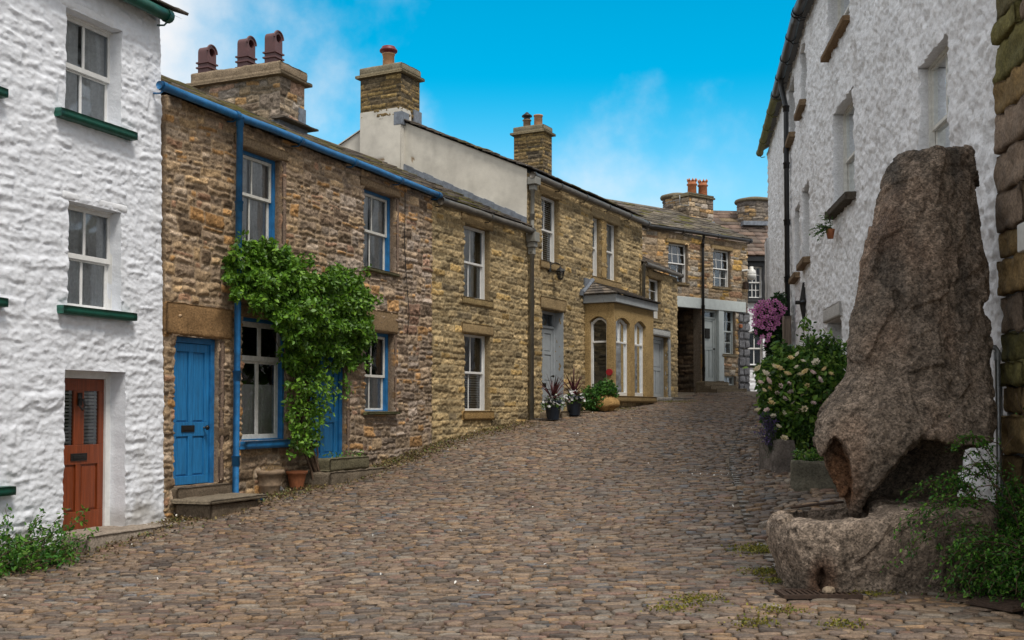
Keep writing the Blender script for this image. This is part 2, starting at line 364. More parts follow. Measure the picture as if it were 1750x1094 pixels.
def wall(fac, s0, s1, z0, z1, openings, style, res, reveal=.33, close=0, warpS=None, col_in=None, mb=None, sides=True, ground=None):
    def axis(a, b, cuts):
        br = sorted(set([a, b] + [c for c in cuts if a < c < b])); out = [np.array([a])]
        for p, q in zip(br[:-1], br[1:]):
            n = max(1, int(round((q - p) / res))); out.append(np.linspace(p, q, n + 1)[1:])
        return np.concatenate(out)
    a = axis(s0, s1, [c for o in openings for c in o[:2]]); b = axis(z0, z1, [c for o in openings for c in o[2:4]])
    S, Z = np.meshgrid(a, b, indexing='xy'); h, c = style(S, Z)
    if ground is not None:      # splashed dirt along the wall foot
        gx = fac.w(S, Z); zz = Z - g(gx[..., 0], gx[..., 1]); nn = fbm(S / .25, Z / .35, o=4, seed=63)
        c = mix(c, np.array([.24, .21, .16]), (ground * sm((.55 * nn + .12 - zz) / .3) * (.4 + .6 * nn))[..., None])
    S2 = S if warpS is None else warpS(S, Z)
    nr, nc = S.shape; V = fac.w(S2, Z, h).reshape(-1, 3); C = c.reshape(-1, 3)
    cs, cz = (a[:-1] + a[1:]) / 2, (b[:-1] + b[1:]) / 2
    keep = np.ones((nr - 1, nc - 1), bool)
    for o in openings: keep[np.ix_((cz > o[2]) & (cz < o[3]), (cs > o[0]) & (cs < o[1]))] = False
    F = gridF(nr, nc)[keep.ravel()]
    mb = mb or MB(); mb.add(V, F, C)
    kp = np.pad(keep, 1)
    E = []
    r_, c_ = np.nonzero(kp[1:, 1:-1] != kp[:-1, 1:-1]); E.append(np.stack([r_ * nc + c_, r_ * nc + c_ + 1], 1))
    r_, c_ = np.nonzero(kp[1:-1, 1:] != kp[1:-1, :-1]); E.append(np.stack([r_ * nc + c_, (r_ + 1) * nc + c_], 1))
    E = np.concatenate(E); u, inv = np.unique(E, return_inverse=True); inv = inv.reshape(E.shape); n = len(u)
    Sf, Zf = S2.ravel()[u], Z.ravel()[u]
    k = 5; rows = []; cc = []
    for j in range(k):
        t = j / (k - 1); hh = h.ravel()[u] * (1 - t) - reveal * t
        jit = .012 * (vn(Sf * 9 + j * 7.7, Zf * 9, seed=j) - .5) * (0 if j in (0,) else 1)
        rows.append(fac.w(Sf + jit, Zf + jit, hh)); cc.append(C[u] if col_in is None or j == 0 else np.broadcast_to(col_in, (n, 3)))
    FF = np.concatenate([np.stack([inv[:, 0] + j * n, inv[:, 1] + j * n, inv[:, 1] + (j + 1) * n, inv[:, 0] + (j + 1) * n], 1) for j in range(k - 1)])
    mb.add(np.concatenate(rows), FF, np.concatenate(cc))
    if close:
        av = C.mean(0)
        for sa in ((s0, s1) if sides else ()):
            mb.add(fac.w(np.array([sa] * 4), np.array([z0, z1, z1, z0]), np.array([-reveal, -reveal, -close, -close])), np.array([[0, 1, 2, 3]]), av)
        mb.add(fac.w(np.array([s0, s1, s1, s0]), np.array([z0, z0, z1, z1]), -close), np.array([[0, 1, 2, 3]]), av)
    return mb
def prism(mb, XY, z0, z1, style, res=.03, top=None):
    """stone shaft with any corner points (counter-clockwise)"""
    off = 0
    for (x0, y0), (x1, y1) in zip(XY, XY[1:] + XY[:1]):
        L = math.hypot(x1 - x0, y1 - y0); f = Fac(x0, y0, x1 - x0, y1 - y0)
        a = np.linspace(0, L, max(2, int(L / res) + 1)); b = np.linspace(z0, z1, max(2, int((z1 - z0) / res) + 1))
        S, Z = np.meshgrid(a, b); h, c = style(S + off, Z); h = h * sm(np.minimum(S, L - S) / .04)
        mb.add(f.w(S, Z, h).reshape(-1, 3), gridF(*S.shape), c.reshape(-1, 3)); off += L + .37
    return mb
def slates(mb, fac, s0, s1, ze, oe, run, rise, row=.28, wr=(.28, .6), th=.028, pal=None, seed=0, moss=0, back=True, sag=0, lift=.03):
    """courses of overlapping stone slates on a slope; eaves at (oe, ze)"""
    r = np.random.default_rng(seed); Ls = math.hypot(run, rise); ct, stt = run / Ls, rise / Ls
    P = np.array(pal); nrow = int(Ls / row)
    V = []; C = []
    for k in range(nrow + 1):
        d0 = k * row; d1 = min(d0 + row * 1.55, Ls + .02); s = s0 - r.uniform(0, .3)
        while s < s1:
            w = r.uniform(*wr); a, b = max(s, s0 - .03), min(s + w - .008, s1 + .03); s += w
            if b - a < .04: continue
            e0 = d0 + r.uniform(-.02, .02); l0 = lift + r.uniform(-.006, .012); t = th * r.uniform(.7, 1.4)
            c = P[r.integers(len(P))] * r.uniform(.7, 1.25)
            if r.random() < moss: c = mix(c, np.array([.13, .12, .025]), r.uniform(.3, .9))
            for (ss) in (a, b):
                jz = r.uniform(-.006, .006)
                for (d, l) in ((e0, l0 + t + jz), (d1, .008 + t * .6), (e0, l0 + jz), (d1, .0)):
                    dz = -sag * math.sin(math.pi * (ss - s0) / max(s1 - s0, .1))
                    V.append((ss, ze + d * stt + l * ct + dz, oe - d * ct + l * stt)); C.append(c)
    V = np.array(V); n = len(V) // 8
    q = np.array([[0, 4, 5, 1], [2, 3, 7, 6], [0, 2, 6, 4], [1, 5, 7, 3], [0, 1, 3, 2], [4, 6, 7, 5]])
    F = (np.arange(n)[:, None, None] * 8 + q[None]).reshape(-1, 4)
    mb.add(fac.w(V[:, 0], V[:, 1], V[:, 2]), F, np.array(C))
    av = P.mean(0)
    mb.add(fac.w(np.array([s0, s1, s1, s0]), np.array([ze, ze, ze + rise, ze + rise]) - .015 - sag, np.array([oe - .03, oe - .03, oe - run, oe - run])), np.array([[0, 1, 2, 3]]), av)
    if back:
        mb.add(fac.w(np.array([s0, s1, s1, s0]), np.array([ze + rise, ze + rise, ze, ze]), np.array([oe - run, oe - run, oe - 2 * run, oe - 2 * run])), np.array([[0, 1, 2, 3]]), av)
        s = s0                                              # ridge stones
        while s < s1:
            w = min(r.uniform(.45, .7), s1 - s + .01); c = P[r.integers(len(P))] * r.uniform(.8, 1.2)
            for sg in (1, -1):
                o_ = np.array([0, 0, .16, .16]) * sg; z_ = np.array([.07, .03, -.04, -.075])
                pts = [fac.w(ss, ze + rise + zz, oe - run + oo) for ss in (s, s + w - .01) for zz, oo in zip(z_, o_)]
                mb.add(np.array(pts), np.array([[0, 4, 6, 2], [1, 3, 7, 5], [2, 6, 7, 3], [0, 2, 3, 1], [4, 5, 7, 6]]), c)
            s += w
    return mb
# ------------------------------------------------------------------ joinery
def drape(mb, fac, s0, s1, z0, z1, o, folds=9, amp=.02, seed=0, col=None):
    n = max(12, folds * 6); a = np.linspace(s0, s1, n); b = np.linspace(z0, z1, 6)
    S, Z = np.meshgrid(a, b); ph = (S - s0) / max(s1 - s0, .01) * folds * 2 * np.pi
    O = o + amp * np.sin(ph + 1.3 * np.sin(ph * .37 + seed) + .4 * (Z - z0)) 
    return mb.add(fac.w(S, Z, O).reshape(-1, 3), gridF(*S.shape), col)
def sash(parent, fac, R, depth=.14, cols=2, rt=1, rb=1, mat='white', outer=None, ow=.055, curtain='net', split=.5, sill=None, lintel=None, fw=.045, tilt=0, label=None, bars=.024):
    s0, s1, z0, z1 = R; S0, S1, Z0, Z1 = R
    if outer: s0 += ow * .3; s1 -= ow; z1 -= ow; z0 += .01
    zm = z0 + (z1 - z0) * split; mb = MB(); pn = MB()
    for (a, b, nr, o, ti) in ((zm - .02, z1, rt, -depth - .035, tilt), (z0, zm + .02, rb, -depth - .075, 0)):
        def bx(sa, sb, za, zb, o0, o1):
            P = np.array([fac.w(x, y, c + (b - y) * ti) for x in (sa, sb) for y in (za, zb) for c in (o0, o1)]); mb.add(P, BOXF)
        bx(s0, s0 + fw, a, b, o - .035, o); bx(s1 - fw, s1, a, b, o - .035, o)
        bx(s0 + fw, s1 - fw, a, a + fw, o - .033, o + .002); bx(s0 + fw, s1 - fw, b - fw, b, o - .033, o + .002)
        for k in range(1, cols):
            x = s0 + fw + (s1 - s0 - 2 * fw) * k / cols; bx(x - bars / 2, x + bars / 2, a + fw, b - fw, o - .03, o - .004)
        for k in range(1, nr):
            y = a + fw + (b - a - 2 * fw) * k / nr; bx(s0 + fw, s1 - fw, y - bars / 2, y + bars / 2, o - .031, o - .005)
        pn.add(np.array([fac.w(x, y, o - .018 + (b - y) * ti) for x, y in ((s0 + .01, a + .01), (s1 - .01, a + .01), (s1 - .01, b - .01), (s0 + .01, b - .01))]), np.array([[0, 1, 2, 3]]))
    if not outer:
        for (sa, sb, za, zb) in ((s0 - .012, s0 + .02, z0, z1), (s1 - .02, s1 + .012, z0, z1), (s0, s1, z1 - .02, z1 + .012)):
            fbox(mb, fac, sa, sb, za, zb, -depth - .07, -depth)
    w = mb.build('window', mat, parent, smooth=False, bevel=.003)
    if label: w['label'] = label
    pn.build('pane', 'glass', w, smooth=False)
    if outer:
        fb = MB(); 
        fbox(fb, fac, S0 - .01, S0 + ow * .3, Z0, Z1, -depth - .1, -depth); fbox(fb, fac, S1 - ow, S1 + .01, Z0, Z1, -depth - .1, -depth)
        fbox(fb, fac, S0 + ow * .3, S1 - ow, Z1 - ow, Z1 + .01, -depth - .098, -depth + .002)
        fbox(fb, fac, S0 + ow * .3, S1 - ow, Z0 - .02, Z0 + .02, -depth - .098, -depth + .004)
        fb.build('frame', outer, w, smooth=False, bevel=.004)
    it = MB(); q = -.34 - depth
    it.add(np.array([fac.w(x, y, q) for x, y in ((S0 - .2, Z0 - .2), (S1 + .2, Z0 - .2), (S1 + .2, Z1 + .2), (S0 - .2, Z1 + .2))]), np.array([[0, 1, 2, 3]]))
    for (x0, x1, y0, y1) in ((S0 - .2, S0 - .2, Z0 - .2, Z1 + .2), (S1 + .2, S1 + .2, Z0 - .2, Z1 + .2)):
        it.add(np.array([fac.w(x0, y0, q), fac.w(x0, y1, q), fac.w(x0, y1, -.33), fac.w(x0, y0, -.33)]), np.array([[0, 1, 2, 3]]))
    it.build('room_shade_backing', 'dark', w, smooth=False)  # dark panel behind the glass, the unlit room's shade put into its colour
    oc = -depth - .112
    wd = s1 - s0
    if curtain in ('net', 'grey'):
        c = drape(MB(), fac, s0, s0 + wd * .47, z0, z1, oc, 5, .018, 1); drape(c, fac, s0 + wd * .53, s1, z0, z1, oc - .01, 5, .018, 2)
        c.build('curtain', 'curtain' if curtain == 'net' else 'greycurtain', w)
    elif curtain == 'full': drape(MB(), fac, s0, s1, z0, z1, oc, 11, .016, 3).build('curtain', 'curtain', w)
    elif curtain == 'left': drape(MB(), fac, s0, s0 + wd * .36, z0, z1, oc, 4, .018, 1).build('curtain', 'greycurtain', w)
    elif curtain == 'half': drape(MB(), fac, s0, s1, z0, z0 + (z1 - z0) * .47, oc, 10, .012, 3).build('curtain', 'curtain', w)
    elif curtain == 'shade': 
        c = MB(); fbox(c, fac, s0, s0 + wd * .75, z0, z1, oc - .01, oc); c.build('blind', 'blind', w, smooth=False)
    elif curtain in ('blind', 'blindlow'):
        c = MB(); zt = z1 if curtain == 'blind' else z0 + (z1 - z0) * .5; z = z0 + .03
        while z < zt:
            P = np.array([fac.w(a, z + dz, oc + do) for a in (s0, s1) for dz, do in ((0, .015), (.028, -.012), (.005, .018), (.033, -.009))]); c.add(P, BOXF); z += .05
        c.build('blind', 'blind', w, smooth=False)
    if sill:
        k = dict(mat='stone', px=.05, th=.09, out=.06, col=(.24, .19, .12)); k.update(sill); b = MB()
        if k['mat'] == 'stone': rblock(b, fac, S0 - k['px'], S1 + k['px'], Z0 - k['th'], Z0 - .004, -.16, k['out'], k['col'], .015, .007, .05, int(abs(S0) * 91)); b.build('sill', 'stone', w)
        else:
            rblock(b, fac, S0 - k['px'], S1 + k['px'], Z0 - k['th'], Z0 - .004, -depth + .005, k['out'], (.3, .3, .3), .01, .003, .08); b.build('sill', k['mat'], w)
    if lintel:
        k = dict(px=.08, th=.2, out=.02, col=(.30, .215, .11), z=0); k.update(lintel); b = MB()
        rblock(b, fac, S0 - k['px'], S1 + k['px'], Z1 + .004 + k['z'], Z1 + k['th'] + k['z'], -.14, k['out'], k['col'], .014, .008, .05, int(abs(S0) * 77) + 3); b.build('lintel', k.get('mat', 'stone'), w)
    return w
def door(parent, fac, R, depth, mat, fmat, fw=.07, panels=(), glass=(), top=0, extras=True, threshold=None, label=None, slot=None, handle=None):
    s0, s1, z0, z1 = R; f = MB()
    fbox(f, fac, s0 - .01, s0 + fw, z0, z1, -depth - .09, -depth + .03); fbox(f, fac, s1 - fw, s1 + .01, z0, z1, -depth - .09, -depth + .03)
    fbox(f, fac, s0 + fw, s1 - fw, z1 - fw, z1 + .01, -depth - .088, -depth + .028)
    a, b, zt = s0 + fw, s1 - fw, z1 - fw - top
    if top: fbox(f, fac, a, b, zt, zt + .06, -depth - .088, -depth + .028)
    d = MB(); us = sorted({0, 1, *[p[i] for p in list(panels) + list(glass) for i in (0, 1)]}); vs = sorted({0, 1, *[p[i] for p in list(panels) + list(glass) for i in (2, 3)]})
    sx = lambda u: a + .004 + (b - a - .008) * u
    zy = lambda v: z0 + .008 + (zt - z0 - .012) * v
    P = lambda u, v: any(p[0] < u < p[1] and p[2] < v < p[3] for p in list(panels) + list(glass))
    for v0, v1 in zip(vs[:-1], vs[1:]):
        u0 = None
        for i in range(len(us) - 1):
            solid = not P((us[i] + us[i + 1]) / 2, (v0 + v1) / 2)
            if solid and u0 is None: u0 = us[i]
            if u0 is not None and (not solid or i == len(us) - 2):
                fbox(d, fac, sx(u0), sx(us[i + 1] if solid else us[i]), zy(v0), zy(v1), -depth - .045, -depth); u0 = None
    for p in panels:
        fbox(d, fac, sx(p[0]), sx(p[1]), zy(p[2]), zy(p[3]), -depth - .04, -depth - .024)
        e = .022
        fbox(d, fac, sx(p[0]) + e, sx(p[1]) - e, zy(p[2]) + e, zy(p[3]) - e, -depth - .03, -depth - .013)
    D = d.build('door', mat, parent, smooth=False, bevel=.005)
    if label: D['label'] = label
    f.build('frame', fmat, D, smooth=False, bevel=.004)
    for g in glass:
        pb = MB(); pb.add(np.array([fac.w(x, y, -depth - .02) for x, y in ((sx(g[0]), zy(g[2])), (sx(g[1]), zy(g[2])), (sx(g[1]), zy(g[3])), (sx(g[0]), zy(g[3])))]), np.array([[0, 1, 2, 3]]))
        pb.build('pane', 'glass', D, smooth=False)
        c = MB(); z = zy(g[2]) + .02
        while z < zy(g[3]) - .02:
            Q = np.array([fac.w(x, z + dz, -depth - .045 + do) for x in (sx(g[0]), sx(g[1])) for dz, do in ((0, .01), (.022, -.008), (.004, .012), (.026, -.006))]); c.add(Q, BOXF); z += .042
        c.build('blind', 'blind', D, smooth=False)
        fbk = MB(); fbox(fbk, fac, sx(g[0]) - .02, sx(g[1]) + .02, zy(g[2]) - .02, zy(g[3]) + .02, -depth - .12, -depth - .1); fbk.build('room_shade_backing', 'dark', D, smooth=False)
    if top:
        pb = MB(); pb.add(np.array([fac.w(x, y, -depth - .03) for x, y in ((a, zt + .06), (b, zt + .06), (b, z1 - fw), (a, z1 - fw))]), np.array([[0, 1, 2, 3]])); pb.build('transom_pane', 'glass', D, smooth=False)
        fbk = MB(); fbox(fbk, fac, a - .02, b + .02, zt, z1, -depth - .13, -depth - .12); fbk.build('room_shade_backing', 'dark', D, smooth=False)
    if slot:
        u, v = slot; l = MB(); w_ = .13
        fbox(l, fac, sx(u) - w_, sx(u) + w_, zy(v) - .045, zy(v) + .045, -depth, -depth + .012); fbox(l, fac, sx(u) - w_ + .03, sx(u) + w_ - .03, zy(v) - .02, zy(v) + .02, -depth + .012, -depth + .018)
        l.build('letter_slot', 'iron', D, smooth=False, bevel=.003)
    if handle:
        u, v = handle; l = MB(); c = fac.w(sx(u), zy(v), -depth)
        n3 = np.array([*fac.n, 0]); tube(l, [c, c + n3 * .045], .012, 8); tube(l, [c + n3 * .04, c + n3 * .055, c + n3 * .075, c + n3 * .09], [.018, .034, .034, .015], 12)
        l.build('handle', 'brass', D)
    return D
def gutter(parent, pts, r, mat, brackets=None, fac=None, name='gutter', bmat=None):
    mb = MB(); P = np.array(pts, float)
    n = 14; t = np.linspace(0, 1, n)[:, None]; Q = P[0] * (1 - t) + P[1] * t
    Q[1:-1, 2] += (np.random.default_rng(int(r * 1e4)).random(n - 2) - .5) * .012
    tube(mb, Q, r, 12)
    L = np.linalg.norm(P[1] - P[0]); k = max(2, int(L / 1.4))
    for i in range(k + 1):
        c = P[0] + (P[1] - P[0]) * min(max(i / k, .01), .99); u = (P[1] - P[0]) / L
        tube(mb, [c - u * .04, c + u * .04], r * 1.14, 12)
        if fac is not None:
            n3 = np.array([*fac.n, 0]); tube(mb, [c - np.array([0, 0, r]), c - np.array([0, 0, r * 1.5]) - n3 * .05, c - np.array([0, 0, r * 1.3]) - n3 * .16], .012, 6)
    return mb.build(name, mat, parent)
def downpipe(parent, pts, r, mat, collars=4, name='downpipe'):
    mb = MB(); P = np.array(pts, float); tube(mb, P, r, 12)
    lens = np.linalg.norm(np.diff(P, axis=0), axis=1); k = int(np.argmax(lens)); a, b = P[k], P[k + 1]; u = (b - a) / lens[k]
    for i in range(collars):
        c = a + (b - a) * (i + .04) / max(collars - .6, 1)
        tube(mb, [c - u * .06, c + u * .06], r * 1.22, 12); tube(mb, [c - u * .075, c - u * .05], r * 1.38, 12)
    return mb.build(name, mat, parent)
# ------------------------------------------------------------------ facades (positions surveyed from the picture)
FW = Fac(-4.48, 14.0, .4135, 1)                 # white house on the left; s = 0 at its far corner
FB = Fac(-4.48, 14.0, .434, 1)                  # cottage with the blue doors
_t = FB.at(738, 650)[0]; _p = FB.w(_t, 0); SB = _t
FH = Fac(_p[0], _p[1], .527, 1)                 # sandstone cottage, then the taller sandstone house
SH = FH.at(901, 600)[0]; SH3 = FH.at(1098, 600)[0]
FR = Fac(3.435 + .116 * 10, 10.0, .116, 1, -1)  # white house on the right, near half; s = 0 at the quoins
SR = FR.at(1385, 500)[0]; _p = FR.w(SR, 0)
FQ = Fac(_p[0], _p[1], .166, 1, -1)             # its far half
SQ = FQ.at(1313, 500)[0]
FT = Fac(5.26, 34.5, 1.25, 1)                   # cottage over the passage
ST = FT.at(1278, 550)[0]
# ------------------------------------------------------------------ ground height
def _gp(px, py, Y):
    p = atY(px, py, Y); return (p[0], p[1], p[2])
_wY = lambda fac, px, py: fac.w(*fac.at(px, py), 0)
GP = [_wY(FW, 0, 975), _wY(FW, 185, 917), _wY(FB, 284, 888), _wY(FB, 405, 856), _wY(FB, 620, 803), _wY(FB, 738, 758), _wY(FH, 901, 718), _wY(FH, 1098, 686), _wY(FH, 1157, 681),
      _wY(FT, 1205, 669), _wY(FT, 1278, 668), (0, 0, .05), (0, 7.3, .05), (-5.5, 8, -.06), (4.5, 7.5, .13), (2.7, 8.8, .12), (-8, 10.5, -.16), (1.0, 12.5, .25),
      _gp(1338, 798, 17.0), _gp(1410, 832, 14.0), (4.6, 10.2, .2), (7.6, 32.5, 1.98), (6.4, 26, 1.5), (5.7, 20, .98), _gp(1250, 692, 29), (9.5, 40, 2.25), (14, 46, 2.3), (-3, 3, -.02), (5, 2, .1), (3, 38, 2.2)]
GP = np.array(GP)
def _tps(r2): return np.where(r2 > 1e-9, r2 * np.log(np.maximum(r2, 1e-9)), 0)
_n = len(GP); _K = _tps(((GP[:, None, :2] - GP[None, :, :2]) ** 2).sum(-1)) + np.eye(_n) * 3.0
_Pm = np.c_[np.ones(_n), GP[:, :2]]
_sol = np.linalg.solve(np.block([[_K, _Pm], [_Pm.T, np.zeros((3, 3))]]), np.r_[GP[:, 2], 0, 0, 0])
def g(x, y):
    x = np.clip(np.asarray(x, float), -11, 15); y = np.clip(np.asarray(y, float), -2, 46)
    out = _sol[_n] + _sol[_n + 1] * x + _sol[_n + 2] * y
    for (a, b, _), w in zip(GP, _sol[:_n]): out = out + w * _tps((x - a) ** 2 + (y - b) ** 2)
    return out
def onG(px, py):
    r = ray(px, py); t = 5.0
    for _ in range(400):
        p = CAM + r * t
        if p[2] <= g(p[0], p[1]): break
        t += .1
    return CAM + r * t
# ground sheet to the horizon
ax = np.concatenate([[-1500, -500, -150, -60, -25], np.arange(-14, 20.1, .5), [30, 70, 200, 600, 1500]])
ay = np.concatenate([[-1500, -500, -150, -50, -15], np.arange(-6, 48.1, .5), [60, 100, 250, 700, 1500]])
X, Y = np.meshgrid(ax, ay); Z = g(X, Y) - .012 + .012 * (vn(X * 1.3, Y * 1.3, seed=5) - .5)
n = fbm(X * 2, Y * 2, o=3, seed=8)
gm, nt, b_, _o = nmat('gritty_earth'); b_.inputs['Roughness'].default_value = .95; b_.inputs['Specular IOR Level'].default_value = .15
rgb = nt.nodes.new('ShaderNodeRGB'); rgb.outputs[0].default_value = (.175, .145, .112, 1)
c1, _ = _mul(nt, rgb.outputs[0], .55, 1.5, 55); c1, _ = _mul(nt, c1, .7, 1.3, 1.5); nt.links.new(c1, b_.inputs['Base Color']); _bump(nt, b_, 90, .012)
mb = MB(); mb.add(np.stack([X, Y, Z], -1).reshape(-1, 3), gridF(*X.shape), [.15, .12, .1])
tag(mb.build('ground', gm), kind='structure')
# ------------------------------------------------------------------ cobbles
KERB = [onG(*p)[:2] for p in ((1285, 690), (1262, 735), (1244, 775), (1243, 800), (1256, 850), (1272, 910), (1300, 955), (1335, 990), (1366, 1010))]
KERB = np.array(KERB)
def kerbx(y): return np.interp(y, KERB[::-1, 1], KERB[::-1, 0], left=9, right=KERB[0, 0] + 1)
CP = np.array([[.17, .125, .09], [.205, .155, .11], [.135, .105, .085], [.16, .14, .12], [.215, .145, .085], [.105, .105, .112], [.20, .175, .145], [.165, .108, .082], [.085, .065, .052]])
CWt = np.cumsum([.24, .18, .16, .10, .09, .03, .06, .09, .05])
def cobbles(ymin, ymax, xl, xr, rot, mask, seed, dd=(.058, .10), ww=(.085, .215), lumpy=1.0, gap=.010):
    r = np.random.default_rng(seed); cen = []; siz = []
    v = ymin - 6
    while v < ymax + 6:
        d = r.uniform(*dd); u = xl - 6 + r.uniform(0, .2)
        while u < xr + 6:
            w = r.uniform(*ww) * (1.0 if r.random() > .06 else 1.35); cen.append((u + w / 2, v + d / 2 + r.normal(0, .008))); siz.append((w - gap * r.uniform(.6, 1.8), (d - gap * r.uniform(.3, 1.2)) * r.uniform(.82, 1.08))); u += w
        v += d
    cen = np.array(cen); siz = np.array(siz); c0 = np.array([(xl + xr) / 2, (ymin + ymax) / 2])
    q = cen - c0; q = np.stack([q[:, 0] * math.cos(rot) - q[:, 1] * math.sin(rot), q[:, 0] * math.sin(rot) + q[:, 1] * math.cos(rot)], 1) + c0
    q[:, 1] += .35 * np.sin(q[:, 0] * .55 + .5) + .5 * (vn(q[:, 0] * .28, q[:, 1] * .28, seed=seed) - .5) - .12 * q[:, 0]
    q[:, 0] += .3 * (vn(q[:, 0] * .3, q[:, 1] * .3, seed=seed + 1) - .5)
    k = mask(q[:, 0], q[:, 1]) & (q[:, 1] > ymin) & (q[:, 1] < ymax); k &= np.abs(q[:, 0]) < 1.8 + q[:, 1] * .56
    q, siz = q[k], siz[k]; near = np.abs(nl(q[:, 0], q[:, 1])); ok = r.random(len(q)) < .25 + .75 * sm((near - .12) / .45); q, siz = q[ok], siz[ok]; n = len(q); sg = 9
    th = (np.arange(sg) / sg * 2 * np.pi)[None] + r.normal(0, .10, (n, sg)); ex = r.uniform(2.4, 3.6, (n, 1))
    rad = (np.abs(np.cos(th)) ** ex + np.abs(np.sin(th)) ** ex) ** (-1 / ex) * (1 + r.normal(0, .05, (n, sg)))
    ux = rad * np.cos(th) * siz[:, 0:1] / 2; uy = rad * np.sin(th) * siz[:, 1:2] / 2
    a = rot + r.normal(0, .13, (n, 1)) + .19 * np.cos(q[:, 0:1] * .55 + .5) * 1 - .12
    hgt = r.uniform(.007, .016, n) * lumpy * (.9 + .5 * vn(q[:, 0] * 1.5, q[:, 1] * 1.5, seed=9)); tx = r.normal(0, .05, n) * lumpy; ty = r.normal(0, .07, n) * lumpy
    sink = r.normal(0, .0045, n) * lumpy; cx = r.normal(0, .12, n) * siz[:, 0]; cy = r.normal(0, .15, n) * siz[:, 1]
    rings = [(1.0, -.8), (.985, .55), (.90, .90), (.55, 1.0)]; V = []
    jit = r.normal(0, .05, (4, n, sg))
    for j, (s, zf) in enumerate(rings):
        X = ux * s + cx[:, None] * (1 - s) * .8; Y = uy * s + cy[:, None] * (1 - s) * .8
        Zl = hgt[:, None] * (zf + (jit[j] if j > 1 else 0)) + (X * tx[:, None] + Y * ty[:, None]) * (zf > 0) + sink[:, None]
        V.append(np.stack([X, Y, Zl], -1))
    Zc = hgt * 1.0 + sink + cx * tx; V.append(np.stack([cx * .8, cy * .8, Zc], -1)[:, None])
    V = np.concatenate(V, 1)
    xr_ = V[..., 0] * np.cos(a) - V[..., 1] * np.sin(a) + q[:, 0:1]; yr_ = V[..., 0] * np.sin(a) + V[..., 1] * np.cos(a) + q[:, 1:2]
    zr_ = V[..., 2] + g(xr_, yr_); m = sg * 4 + 1
    j = np.arange(sg); j2 = (j + 1) % sg
    Fq = np.concatenate([np.stack([j + k * sg, j2 + k * sg, j2 + (k + 1) * sg, j + (k + 1) * sg], 1) for k in range(3)]); Ft = np.stack([j + 3 * sg, j2 + 3 * sg, np.full(sg, 4 * sg)], 1)
    base = (np.arange(n) * m)[:, None, None]
    col = np.array([1.0, .93, .85]) * CP[np.searchsorted(CWt, r.random(n) * .9999)] * .92 * r.uniform(.62, 1.32, (n, 1)) * (.82 + .4 * fbm(q[:, 0] * .5, q[:, 1] * .5, o=3, seed=4))[:, None]
    shade = np.ones((1, m, 1))
    return np.stack([xr_, yr_, zr_], -1).reshape(-1, 3), [(base + Fq[None]).reshape(-1, 4), (base + Ft[None]).reshape(-1, 3)], (col[:, None] * shade).reshape(-1, 3), n
def inside(x, y):
    return (((np.stack([x, y], -1) - FB.O) @ FB.n) > .12) & (((np.stack([x, y], -1) - FH.O) @ FH.n) > .1) & (((np.stack([x, y], -1) - FW.O) @ FW.n) > .2) & (((np.stack([x, y], -1) - FQ.O) @ FQ.n) > .05) & (((np.stack([x, y], -1) - FR.O) @ FR.n) > .05) & (((np.stack([x, y], -1) - FT.O) @ FT.n) > .05)
rd = MB(); tot = 0
nl = lambda x, y: ((np.stack([x, y], -1) - FB.O) @ FB.n)
for (args, lump) in (((5.2, 12.5, -7, 5, -.05, lambda x, y: inside(x, y) & (x < kerbx(y) - .02), 3), 1.0), ((12.5, 38, -6, 9, -.10, lambda x, y: inside(x, y) & (x < kerbx(y) - .02), 4), .95)):
    V, F, C, n = cobbles(*args, lumpy=lump); rd.add(V, F, C); tot += n
V, F, C, n = cobbles(5.2, 33, 1, 9, .42, lambda x, y: inside(x, y) & (x > kerbx(y) + .12), 6, dd=(.07, .12), ww=(.10, .22), lumpy=1.9); rd.add(V, F, C); tot += n
V, F, C, n = cobbles(5.2, 8.3, 1.2, 6, .28, lambda x, y: inside(x, y) & (x > 1.9) & (x < kerbx(y) - .02) & (y > 9), 7); rd.add(V, F, C)
tag(rd.build('road', 'cobble'), kind='structure')
# kerb: a worn line of long flat stones
kb = MB(); r = random.Random(5)
for (x0, y0), (x1, y1) in zip(KERB[:-1], KERB[1:]):
    L = math.hypot(x1 - x0, y1 - y0); k = max(1, int(L / .24))
    for i in range(k):
        t0, t1 = i / k, (i + 1) / k - .012 / max(L, .1)
        f = Fac(x0 + (x1 - x0) * t0, y0 + (y1 - y0) * t0, x1 - x0, y1 - y0); l = L * (t1 - t0)
        zz = float(g(f.O[0] + f.d[0] * l / 2, f.O[1] + f.d[1] * l / 2)); c = np.array([.22, .185, .15]) * r.uniform(.85, 1.2)
        rblock(kb, f, 0, l - .015, zz - .1, zz + .014 + r.uniform(-.006, .005), -.16, -.02, c, .02, .012, .06, r.randrange(99))
tag(kb.build('kerb', 'cobble'), kind='structure')
# ------------------------------------------------------------------ white house on the left
BROWN = [(.30, .235, .165), (.38, .235, .11), (.27, .22, .175), (.17, .13, .095), (.42, .32, .205), (.36, .31, .26), (.32, .21, .15)]
BRW = [.26, .13, .22, .12, .06, .14, .07]
BUFF = [(.36, .275, .155), (.41, .315, .18), (.31, .24, .14), (.24, .19, .115), (.42, .295, .13), (.18, .145, .095)]
BFW = [.30, .2, .22, .14, .08, .06]
DARKB = [(.2, .14, .065), (.24, .17, .07), (.13, .1, .06), (.08, .065, .045), (.28, .2, .09)]
SLP = [(.13, .11, .09), (.11, .095, .08), (.16, .13, .10), (.09, .08, .072)]
def base(fac, s): p = fac.w(s, 0); return (p[0], p[1], float(g(p[0], p[1])))
def leanW(S, Z): return S - .026 * (Z - .3) * sm((S + 1.2) / 1.2)
H1 = empty('white_house', base(FW, -2), 'whitewashed lumpy stone house with dark green sills and a red-brown front door', 'house')
